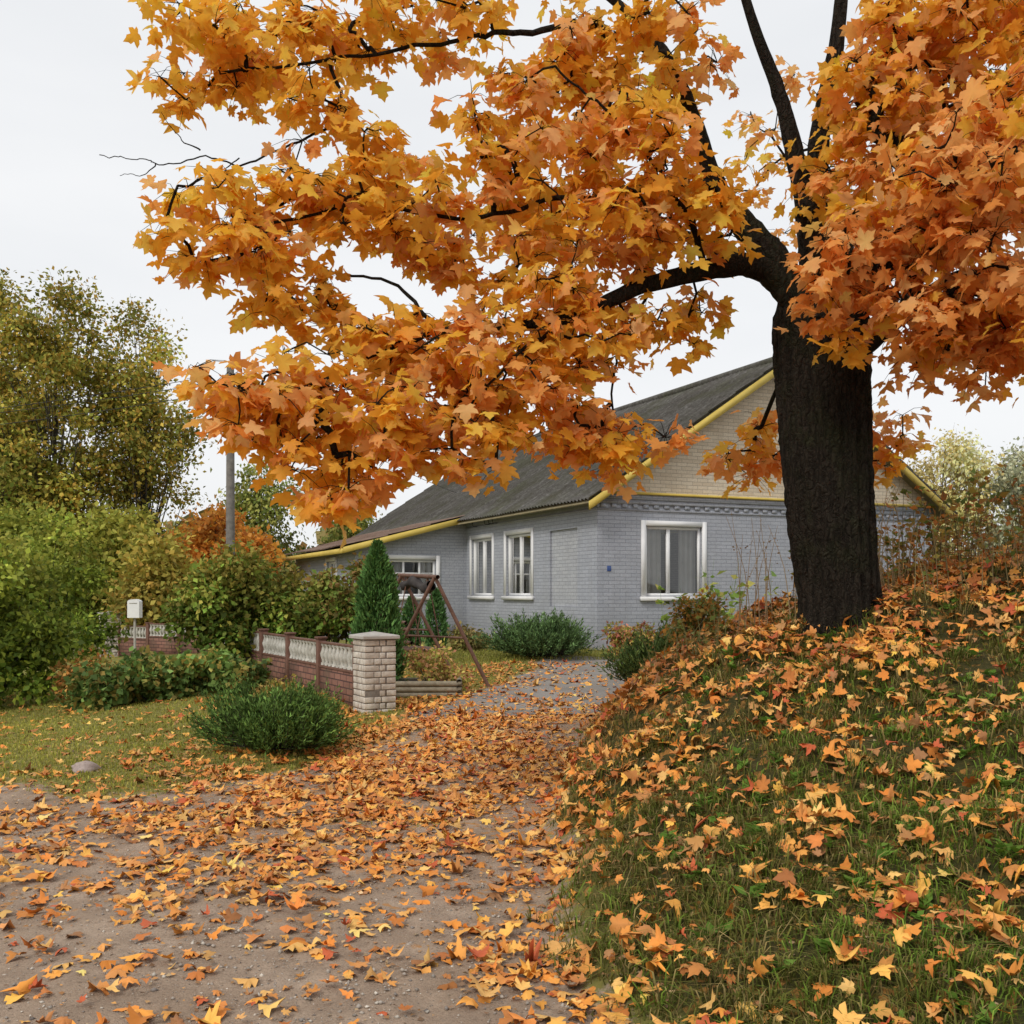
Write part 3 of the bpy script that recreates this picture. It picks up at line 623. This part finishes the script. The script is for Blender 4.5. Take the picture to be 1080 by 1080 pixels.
n1=m.noise(o,.9,6,.65); n2=m.noise(o,11,6,.7); mp=m.n("Mapping"); mp.inputs["Scale"].default_value=(.5,6,.5); m.l(o,mp.inputs[0]); n3=m.noise(mp.outputs[0],1.5,4)
c=m.ramp(n2,[(.25,(.055,.052,.047)),(.5,(.12,.115,.105)),(.75,(.21,.20,.19))]); c=m.mix(m.ramp(n1,[(.45,0.0),(.65,.65)]),c,(.07,.075,.035))
c=m.mix(m.ramp(n3,[(.4,.5),(.6,0.0)]),c,(.06,.052,.045)); m.pbr(c,.95,n2,.5,.02,.1); roof_m=m.m
m=N("rusty_roof"); o=m.obj(); n2=m.noise(o,7,6,.7); m.pbr(m.ramp(n2,[(.3,(.12,.075,.055)),(.7,(.26,.18,.14))]),.8,n2,.4,.02,.2); roof2_m=m.m

def fg(y0=0.): return lambda u,d,z:(u,y0-d,z)
def fs(x0=0.): return lambda u,d,z:(x0-d,u,z)
def wall(acc,fn,u0,u1,z0,z1,holes,rev=.14):
    us=sorted(set([u0,u1]+[h[0] for h in holes]+[h[1] for h in holes])); zs=sorted(set([z0,z1]+[h[2] for h in holes]+[h[3] for h in holes]))
    for a,b in zip(us,us[1:]):
        for c,d in zip(zs,zs[1:]):
            mu,mz=(a+b)/2,(c+d)/2
            if any(h[0]<mu<h[1] and h[2]<mz<h[3] for h in holes): continue
            acc.quad(fn(a,0,c),fn(b,0,c),fn(b,0,d),fn(a,0,d))
    for a,b,c,d in holes:
        acc.quad(fn(a,0,c),fn(a,-rev,c),fn(a,-rev,d),fn(a,0,d)); acc.quad(fn(b,0,c),fn(b,-rev,c),fn(b,-rev,d),fn(b,0,d))
        acc.quad(fn(a,0,c),fn(b,0,c),fn(b,-rev,c),fn(a,-rev,c)); acc.quad(fn(a,0,d),fn(b,0,d),fn(b,-rev,d),fn(a,-rev,d))
W=Acc(); Fm=Acc(); Gl=Acc(); Cu=Acc(); Yl=Acc(); Pl=Acc(); Cr=Acc()
EV=3.14; WID=9.0; LEN=17.0; AP=6.14
gw=[(1.12,2.5,1.07,2.52),(5.3,6.6,1.07,2.52)]
sw=[(.85,2.15,.85,2.5),(3.08,4.5,1.07,2.52),(5.35,6.72,1.07,2.52)]
wall(W,fg(),0,WID,.25,EV,gw); wall(W,fs(),0,LEN,.25,EV,sw)
wall(W,fg(LEN),0,WID,.25,EV,[]); wall(W,fs(WID),0,LEN,.25,EV,[])
EX=3.0; ew=[(-2.15,-.85,1.05,2.0)]
def eh(x): return 3.08+.26*x
wall(W,fg(7.1),-EX,-.003,.25,2.2,[(-2.15,-.85,1.05,2.0)])
W.quad((-EX,7.1,2.2),(-.003,7.1,2.2),(-.003,7.1,3.05),(-EX,7.1,eh(-EX)))
wall(W,fs(-EX),7.1,14,.25,eh(-EX),[(9,10,1.05,2.0)])
W.quad((-EX,14,.25),(-.003,14,.25),(-.003,14,3.05),(-EX,14,eh(-EX)))
W.build("walls",grey_brick,house,recalc=False)
Bp=Acc(); fn=fs(); Bp.quad(fn(.85,-.05,.85),fn(2.15,-.05,.85),fn(2.15,-.05,2.5),fn(.85,-.05,2.5)); Bp.build("bricked_up_window",pale_brick,house,recalc=False)
Pl.box((-.05,-.05,-.6),(WID+.05,LEN+.05,.252)); Pl.box((-EX-.05,7.05,-.6),(-.052,14.05,.25)); Pl.build("plinth",plinth_m,house)
for y in (-.03,LEN+.03):
    yy=y; Cr.add(np.array([(-.02,yy,EV),(WID+.02,yy,EV),(WID/2,yy,AP+.02)]),[(0,1,2)])
Cr.build("gable_brickwork",cream_brick,house,recalc=False)
Co=Acc()
def cornice(fn,u0,u1,side):
    for z0,z1,d in [(EV-.10,EV-.004,.07),(EV-.19,EV-.105,.045)]:
        Co.box((u0-(d if side else 0),.002,z0),(u1,d,z1),fn)
    if side:
        u=u0+.06
        while u<u1-.1:
            Co.box((u,.0015,EV-.27),(u+.12,.035,EV-.195),fn); u+=.25
    Co.box((u0,.001,EV-.33),(u1,.02,EV-.275),fn)
cornice(fg(),0,WID,True); cornice(fs(),.0015,7.08,False)
Co.build("cornice",grey_brick,house)
def window(fn,a,b,c,d,split=.42,grid=False,cur=True):
    t=.11
    for u0,u1,z0,z1 in [(a-t,a,c,d+t),(b,b+t,c,d+t),(a,b,d,d+t)]: Fm.box((u0,.001,z0),(u1,.028,z1),fn)
    Fm.box((a-t-.03,.001,c-.09),(b+t+.03,.075,c-.002),fn)
    f=.065
    for u0,u1,z0,z1 in [(a,a+f,c,d),(b-f,b,c,d),(a+f,b-f,c,c+f),(a+f,b-f,d-f,d)]: Fm.box((u0+.001,-.11,z0+.001),(u1-.001,-.05,z1-.001),fn)
    s=a+(b-a)*split
    if grid:
        for s in (a+(b-a)/3,a+2*(b-a)/3): Fm.box((s-.025,-.105,c+f),(s+.025,-.055,d-f),fn)
        Fm.box((a+f,-.1,(c+d)/2+.1),(b-f,-.06,(c+d)/2+.14),fn)
    else:
        Fm.box((s-.04,-.105,c+f),(s+.04,-.045,d-f),fn)
    Gl.quad(fn(a+f,-.08,c+f),fn(b-f,-.08,c+f),fn(b-f,-.08,d-f),fn(a+f,-.08,d-f))
    if cur:
        for u0,u1 in ((a+.02,a+(b-a)*.36),(a+(b-a)*.68,b-.02)):
            us=np.linspace(u0,u1,40); ds=-.22+.03*np.sin((us-u0)*45)+.01*np.sin((us-u0)*97)
            for i in range(39): Cu.quad(fn(us[i],ds[i],c),fn(us[i+1],ds[i+1],c),fn(us[i+1],ds[i+1],d),fn(us[i],ds[i],d))
for h in gw: window(fg(),*h)
for h in sw[1:]: window(fs(),*h,split=.5)
window(fg(7.1),*ew[0],grid=True)
window(fs(-EX),9,10,1.05,2.0,split=.5)
Fm.build("window_frames",white_m,house); Gl.build("window_panes",glass_m,house,recalc=False); Cu.build("curtains",curt_m,house,recalc=False)
SL=(AP-EV)/(WID/2); OV=.40
def corr(name,y0,y1,xa,za,xb,zb,mat,steps=7,per=.15,amp=.022):
    yv=np.arange(y0,y1,per/6); tt=[];off=[]
    for i in range(steps):
        tt+=[i/steps,(i+1)/steps-.0005]; off+=[.0,.022]
    tt=np.array(tt); off=np.array(off); nx_=-(zb-za);nz=(xb-xa); q=math.hypot(nx_,nz); nx_/=q;nz/=q
    if nz<0: nx_,nz=-nx_,-nz
    V=[]
    for t,o_ in zip(tt,off):
        a=amp*np.sin(yv/per*2*math.pi)+o_+.012*np.sin(yv*1.3+t*5)+.006*np.sin(np.floor(yv/1.1)*7.3+t*9)
        V.append(np.stack([xa+(xb-xa)*t+nx_*a,yv,za+(zb-za)*t+nz*a],-1))
    V=np.array(V); r_,c_=V.shape[:2]; ii=np.arange(r_*c_).reshape(r_,c_)
    return mesh_np(name,V.reshape(-1,3),np.stack([ii[:-1,:-1],ii[:-1,1:],ii[1:,1:],ii[1:,:-1]],-1).reshape(-1,4),mat,None,house,True)
rz=.10
corr("roof_slope",-.40,LEN+.4,WID/2,AP+rz,-OV,EV-OV*SL+rz,roof_m)
corr("roof_slope",-.40,LEN+.4,WID/2,AP+rz,WID+OV,EV-OV*SL+rz,roof_m)
corr("annex_roof",6.75,14.4,.02,eh(0)+.12,-EX-.4,eh(-EX-.4)+.10,roof2_m,3)
Rd=Acc(); th=np.linspace(-.6,math.pi+.6,9); 
rp=np.stack([WID/2+.13*np.cos(th),np.zeros(9),AP+rz+.0+.09*np.sin(th)],-1); a=rp.copy();a[:,1]=-.42;b=rp.copy();b[:,1]=LEN+.42
Rd.add(np.concatenate([a,b]),[(i,i+1,i+10,i+9) for i in range(8)]); Rd.build("ridge_cap",roof_m,house,True,recalc=False)
def slopebox(acc,x0,z0,x1,z1,y0,y1,t):
    v=np.array([(x0,y0,z0),(x1,y0,z1),(x1,y1,z1),(x0,y1,z0),(x0,y0,z0+t),(x1,y0,z1+t),(x1,y1,z1+t),(x0,y1,z0+t)])
    acc.add(v,[(0,3,2,1),(4,5,6,7),(0,1,5,4),(1,2,6,5),(2,3,7,6),(3,0,4,7)])
for y0,y1 in ((-.41,-.37),(LEN+.37,LEN+.41)):
    slopebox(Yl,-OV,EV-OV*SL-.11,WID/2,AP-.11,y0,y1,.17); slopebox(Yl,WID/2,AP-.11,WID+OV,EV-OV*SL-.11,y0,y1,.17)
slopebox(Yl,-EX-.4,eh(-EX-.4)-.07,0,eh(0)-.07,6.74,6.78,.15)
Yl.box((-.03,-.12,EV+.002),(WID+.03,-.035,EV+.05))
Yl.box((-EX-.42,6.79,eh(-EX-.4)-.07),(-EX-.39,14.4,eh(-EX-.4)+.05))
Yl.build("yellow_trim",yellow_m,house)
So=Acc()
slopebox(So,-OV+.01,EV-OV*SL+.02,WID/2,AP+.02,-.36,LEN+.36,.03); slopebox(So,WID/2,AP+.02,WID+OV-.01,EV-OV*SL+.02,-.36,LEN+.36,.03)
slopebox(So,-EX-.38,eh(-EX-.38)+.0,-.01,eh(0)+.0,6.79,14.3,.03)
So.build("soffit_boards",mat_noisy("soffit_wood",(.2,.17,.1),(.3,.25,.14),5),house)
Hn=Acc(); Hn.box((.22,.002,1.58),(.31,.012,1.69),fg()); Hn.build("house_number_plate",mat_noisy("blue_enamel",(.05,.09,.25),(.07,.12,.32),5,.3),house,bevel=.003)
Fl=Acc(); Fl.quad((.01,.01,.26),(WID,.01,.26),(WID,LEN,.26),(.01,LEN,.26)); Fl.build("floor",mat_noisy("floor_wood",(.08,.05,.03),(.12,.08,.05)),house,recalc=False)
Br=Acc()
for u in (5.0,5.25,5.5,6.3):
    Br.tube(np.array([fs()(u,.0,2.85),fs()(u,.14,2.85),fs()(u,.16,2.93)]),[.012,.012,.012],6); Br.tube(np.array([fs()(u,.16,2.93),fs()(u,.16,2.97),fs()(u,.16,3.02)]),[.03,.04,.025],8)
Br.build("cable_brackets",mat_noisy("dark_iron",(.03,.03,.03),(.06,.06,.06)),house,recalc=False)

# ------------------------------------------------------------------ brick pillars
pb1=mat_noisy("silicate_brick",(.40,.34,.28),(.70,.65,.57),9,.9,.5,.01); mortar=mat_noisy("mortar",(.2,.17,.15),(.28,.25,.22),20,.95)
conc=mat_noisy("concrete",(.34,.32,.29),(.48,.45,.41),7,.9,.4,.01)
def pillar(name,x,y,rz,w=.40,n=12):
    z=H(x,y)-.03; e=empty(name,(x,y,z),rz); A1=Acc(); h=.065; g=.011
    for i in range(n):
        z0=i*(h+g); z1=z0+h; q=w/2
        for s in range(4):
            def R(u,v,zz,s=s):
                c,sn=[(1,0),(0,1),(-1,0),(0,-1)][s]; return (c*u-sn*v,sn*u+c*v,zz)
            lo=-q+(.0 if i%2 else .125); hi=q-(.125 if i%2 else 0)
            mid=(lo+hi)/2+(.05 if i%2 else -.05)
            o=rng.normal(0,.004)
            A1.box((lo,-q-o,z0),(mid-g/2,-q+.115,z1),R); A1.box((mid+g/2,-q-o*.5,z0),(hi-g*(1 if i%2 else 0),-q+.115,z1),R)
    A1.build("bricks",pb1,e,bevel=.006)
    M=Acc(); M.box((-w/2+.008,-w/2+.008,-.1),(w/2-.008,w/2-.008,n*(h+g))); M.build("mortar_core",mortar,e)
    H0=n*(h+g); q=w/2+.04
    vs=[(-q,-q,H0),(q,-q,H0),(q,q,H0),(-q,q,H0),(-q,-q,H0+.045),(q,-q,H0+.045),(q,q,H0+.045),(-q,q,H0+.045),(0,0,H0+.09)]
    me=bpy.data.meshes.new("cap"); me.from_pydata(vs,[],[(0,3,2,1),(0,1,5,4),(1,2,6,5),(2,3,7,6),(3,0,4,7),(4,5,8),(5,6,8),(6,7,8),(7,4,8)]); me.materials.append(conc)
    ob=bpy.data.objects.new("cap",me); C.objects.link(ob); ob.parent=e; b=ob.modifiers.new("b","BEVEL"); b.width=.008
    return e
fa=math.atan2(5.7,-3.15)
pillar("brick_pillar",-1.68,12.5,fa-math.pi/2)
pillar("brick_pillar",-10.6,27,fa-math.pi/2,.5,15)
# ------------------------------------------------------------------ garden fence
brown=mat_noisy("brown_paint",(.13,.065,.045),(.21,.11,.08),6,.7)
m=N("brown_split_block"); o=m.obj(); b=m.n("TexBrick"); s=m.n("SeparateXYZ"); m.l(o,s.inputs[0]); c=m.n("CombineXYZ"); m.l(s.outputs[0],c.inputs[0]); m.l(s.outputs[2],c.inputs[1]); m.l(c.outputs[0],b.inputs[0])
b.inputs["Scale"].default_value=1; b.inputs["Brick Width"].default_value=.22; b.inputs["Row Height"].default_value=.085; b.inputs["Mortar Size"].default_value=.008
b.inputs["Color1"].default_value=(.28,.14,.10,1); b.inputs["Color2"].default_value=(.19,.095,.07,1); b.inputs["Mortar"].default_value=(.08,.045,.04,1)
nn=m.noise(o,25,5); m.pbr(m.mix(m.ramp(m.noise(o,3,4),[(.45,0.0),(.7,.5)]),b.outputs["Color"],(.14,.11,.07)),.85,m.math('ADD',nn,m.math('MULTIPLY',b.outputs["Fac"],-1.0)),.8,.02,.2); blk=m.m
wconc=mat_noisy("whitewashed_concrete",(.36,.34,.29),(.62,.6,.54),12,.9,.3,.01)
def fence(name,p0,p1,n):
    p0=np.array(p0,float);p1=np.array(p1,float); L=np.linalg.norm(p1-p0); a=math.atan2(p1[1]-p0[1],p1[0]-p0[0])
    z0=H(*p0); z1=H(*p1); e=empty(name,(p0[0],p0[1],0),a); S_=L/n
    Po=Acc();Bk=Acc();Ld=Acc()
    for i in range(n+1):
        u=i*S_; z=z0+(z1-z0)*u/L; Po.box((u-.05,-.06,z-.1),(u+.05,.06,z+.80)); Po.box((u-.065,-.075,z+.802),(u+.065,.075,z+.83))
    for i in range(n):
        u0=i*S_+.05;u1=(i+1)*S_-.05; z=z0+(z1-z0)*(i+.5)/n
        Bk.box((u0,-.035,z-.15),(u1,.035,z+.42))
        Po.box((u0,-.045,z+.422),(u1,.045,z+.455))
        zb=z+.457; zt=z+.745; Po.box((u0,-.035,zt),(u1,.035,zt+.03))
        k=9; w=(u1-u0)/k
        for j in range(k):
            c=u0+(j+.5)*w
            Ld.tube(np.array([(c,0,zb),(c,0,zb+.05),(c,0,zb+.09),(c,0,zb+.15),(c,0,zb+.21),(c,0,zb+.25),(c,0,zt)]),[.045,.028,.04,.055,.034,.028,.045],8)
            if j: 
                tt=np.linspace(0,math.pi,7); Ld.tube(np.stack([c-w/2+ (w/2)*np.cos(tt),0*tt,zt-.075+.05*np.sin(tt)],-1),np.full(7,.014),5)
        Ld.box((u0,-.02,zb),(u1,.02,zb+.03)); Ld.box((u0,-.02,zt-.03),(u1,.02,zt-.001))
    Po.build("posts_and_rails",brown,e,bevel=.004); Bk.build("block_panels",blk,e); Ld.build("balusters",wconc,e,recalc=False)
fence("garden_fence",(-1.93,12.85),(-5.4,19.0),5)
fence("garden_fence",(-10.3,26.9),(-7.2,24.6),3)

e=empty("mailbox",(-8.95,24.3,H(-8.95,24.3))); mb=Acc(); mb.tube(np.array([(0,0,0),(0,0,1.1)]),[.03,.03],10); mb.build("post",conc,e)
w,d=.14,.11; tt=np.linspace(0,math.pi,9); prof=[(-w,.98),(w,.98)]+[(w*math.cos(t),1.36+.06*math.sin(t)) for t in tt]
v=np.array([(a,-d,b) for a,b in prof]+[(a,d,b) for a,b in prof]); k=len(prof)
me=bpy.data.meshes.new("box"); me.from_pydata([tuple(q) for q in v],[],[tuple(range(k))[::-1],tuple(range(k,2*k))]+[(i,(i+1)%k,(i+1)%k+k,i+k) for i in range(k)]); me.materials.append(white_m)
ob=bpy.data.objects.new("box",me); C.objects.link(ob); ob.parent=e
mb=Acc(); mb.box((-.09,-d-.008,1.32),(.09,-d-.001,1.335)); mb.build("slot",conc,e)

# ------------------------------------------------------------------ garden swing
rust=mat_noisy("brown_steel",(.11,.055,.035),(.19,.1,.07),12,.6)
sw_=empty("garden_swing",(0,0,0)); s=Acc(); r=.028
a1=np.array([-1.13,15.0,1.88]); a2=np.array([-1.78,16.5,1.93])
for ap,fx in ((a1,((-.33,14.9),(-1.95,15.25))),(a2,((-.95,16.5),(-2.6,16.7)))):
    fe=[np.array([x,y,H(x,y)-.02]) for x,y in fx]
    for f in fe: s.tube(np.array([f,ap]),[r,r],10)
    c0=fe[0]*.55+ap*.45; c1=fe[1]*.55+ap*.45; s.tube(np.array([c0,c1]),[.016,.016],8)
s.tube(np.array([a1+(a1-a2)*.08,a2-(a1-a2)*.08]),[.032,.032],10)
s.build("frame",rust,sw_,recalc=False)
s=Acc(); dirv=nrm((a2-a1)[None])[0]; side=np.array([-dirv[1],dirv[0],0]); side/=np.linalg.norm(side)
b0=a1+(a2-a1)*.2; b1=a1+(a2-a1)*.8; gz=H(-1.4,15.7)
for bp in (b0,b1):
    for q in (-.22,.22):
        f=np.array([bp[0],bp[1],gz+.45])+side*q; s.tube(np.array([bp,f]),[.009,.009],6)
s.build("hangers",rust,sw_,recalc=False)
s=Acc()
for q in np.linspace(-.22,.22,6):
    p=np.array([b0[0],b0[1],gz+.44])+side*q; p2=np.array([b1[0],b1[1],gz+.44])+side*q
    s.tube(np.array([p,p2]),[.03,.03],4)
for q in range(4):
    p=np.array([b0[0],b0[1],gz+.56+q*.1])+side*(.25+q*.03); p2=p+(b1-b0)*np.array([1,1,0]); s.tube(np.array([p,p2]),[.03,.03],4)
s.build("seat_and_back",rust,sw_,recalc=False)
s=Acc(); t=np.linspace(0,1,14); c=a1+(a2-a1)*(.1+.8*t)[:,None]; c[:,2]-=.13+.05*np.sin(t*math.pi*2.3); s.tube(c,.075+.02*np.sin(t*13),10,.08); s.build("rolled_canopy",mat_noisy("dark_canvas",(.035,.03,.03),(.07,.06,.055),9,.95),sw_,True,recalc=False)

pe=empty("wooden_planter",(-1.18,13.95,H(-1.18,13.95)-.02),.05); s=Acc()
for i in range(3):
    z=.04+i*.075
    for y in (-.28,.28): s.tube(np.array([(-.5,y,z),(.5,y,z)]),[.04,.037],10)
    for x in (-.46,.46): s.tube(np.array([(x,-.33,z+.03),(x,.33,z+.03)]),[.036,.038],10)
s.build("logs",mat_noisy("weathered_wood",(.2,.17,.12),(.34,.3,.22),14,.9),pe,True,recalc=False)
s=Acc(); s.box((-.44,-.26,0),(.44,.26,.2)); s.build("soil",mat_noisy("soil",(.03,.02,.015),(.06,.045,.03),20,1),pe)

bm=bmesh.new(); bmesh.ops.create_icosphere(bm,subdivisions=4,radius=1)
for v in bm.verts:
    p=v.co; k=1+.14*math.sin(p.x*3+1)+.1*math.sin(p.y*4+p.z*3)+.04*math.sin(p.x*9+p.z*7); v.co=Vector((p.x*.13*k,p.y*.1*k,p.z*.06*k))
me=bpy.data.meshes.new("field_stone"); bm.to_mesh(me); me.materials.append(mat_noisy("granite",(.28,.22,.2),(.42,.34,.3),30,.85))
for p in me.polygons: p.use_smooth=True
ob=bpy.data.objects.new("field_stone",me); C.objects.link(ob); ob.location=(-3.65,8.75,H(-3.65,8.75)+.02)

# ------------------------------------------------------------------ utility pole + wires
px,py=-6.6,24.0; pz=H(px,py); e=empty("utility_pole",(px,py,pz)); s=Acc()
s.tube(np.array([(0,0,-.3),(0,0,3.3),(.0,0,6.7)]),[.12,.10,.085],14); s.build("pole",mat_noisy("pole_wood",(.14,.13,.12),(.24,.22,.2),10,.9),e,True)
s=Acc(); s.box((-.5,-.12,6.25),(.5,-.04,6.33))
s.box((-.3,-.12,5.9),(.3,-.05,5.96)); s.build("crossarms",rust,e)
s=Acc()
for x in (-.45,.45,-.25,.25):
    z=6.33 if abs(x)>.3 else 5.96; s.tube(np.array([(x,-.08,z),(x,-.08,z+.05),(x,-.08,z+.09),(x,-.08,z+.13)]),[.02,.04,.03,.035],8)
s.build("insulators",white_m,e,True)
s=Acc()
for x,z in ((-.45,6.45),(.45,6.45),(-.25,6.08)):
    t=np.linspace(0,1,24); p=np.stack([px+x+(-34)*t,py-.08+4*t,pz+z+.3*t-4*1.3*t*(1-t)],-1); s.tube(p,np.full(24,.008),4)
t=np.linspace(0,1,16); p0=np.array([px+.45,py-.08,pz+6.4]); p1=np.array([-1.0,33.,4.6]); p=p0*(1-t)[:,None]+p1*t[:,None]; p[:,2]-=1.2*t*(1-t); s.tube(p,np.full(16,.008),4)
s.build("power_lines",mat_noisy("cable",(.03,.03,.03),(.05,.05,.05)),None,recalc=False)

# ------------------------------------------------------------------ sky & light
w=bpy.data.worlds.new("World"); bpy.context.scene.world=w; w.use_nodes=True; nt=w.node_tree; nt.nodes.clear()
out=nt.nodes.new("ShaderNodeOutputWorld"); bg=nt.nodes.new("ShaderNodeBackground"); bg.inputs[1].default_value=.115
sky=nt.nodes.new("ShaderNodeTexSky"); sky.sky_type='NISHITA'; sky.sun_disc=False; sky.sun_elevation=math.radians(42); sky.sun_rotation=math.radians(215); sky.dust_density=3
tc=nt.nodes.new("ShaderNodeTexCoord"); mp=nt.nodes.new("ShaderNodeMapping"); mp.inputs["Scale"].default_value=(1,1,3.5); nt.links.new(tc.outputs["Generated"],mp.inputs[0])
nz=nt.nodes.new("ShaderNodeTexNoise"); nz.inputs["Scale"].default_value=1.6; nz.inputs["Detail"].default_value=6; nt.links.new(mp.outputs[0],nz.inputs["Vector"])
rp=nt.nodes.new("ShaderNodeValToRGB"); rp.color_ramp.elements[0].position=.3; rp.color_ramp.elements[0].color=(.75,.765,.785,1); rp.color_ramp.elements[1].position=.7; rp.color_ramp.elements[1].color=(.86,.865,.87,1); nt.links.new(nz.outputs["Fac"],rp.inputs[0])
sc=nt.nodes.new("ShaderNodeVectorMath"); sc.operation='SCALE'; sc.inputs[3].default_value=10.0; nt.links.new(rp.outputs[0],sc.inputs[0])
mx=nt.nodes.new("ShaderNodeMix"); mx.data_type='RGBA'; mx.inputs[0].default_value=.92; nt.links.new(sky.outputs[0],mx.inputs[6]); nt.links.new(sc.outputs[0],mx.inputs[7])
nt.links.new(mx.outputs[2],bg.inputs[0]); nt.links.new(bg.outputs[0],out.inputs[0])
sl=bpy.data.lights.new("sun","SUN"); sl.energy=1.5; sl.angle=math.radians(14); sl.color=(1,.96,.9)
so=bpy.data.objects.new("sun",sl); C.objects.link(so)
el=math.radians(42); az=math.radians(215); d=Vector((math.sin(az)*math.cos(el),math.cos(az)*math.cos(el),math.sin(el)))
so.rotation_euler=d.to_track_quat('Z','Y').to_euler()

cam=bpy.data.cameras.new("camera"); co=bpy.data.objects.new("camera",cam); C.objects.link(co)
co.location=(0,0,1.65); co.rotation_euler=(math.radians(90),0,0); cam.sensor_width=36; cam.lens=36; cam.shift_y=85/1080
cam.clip_start=.05; cam.clip_end=2000
bpy.context.scene.camera=co
sc_=bpy.context.scene; sc_.view_settings.view_transform='Standard'; sc_.view_settings.look='None'; sc_.view_settings.exposure=0
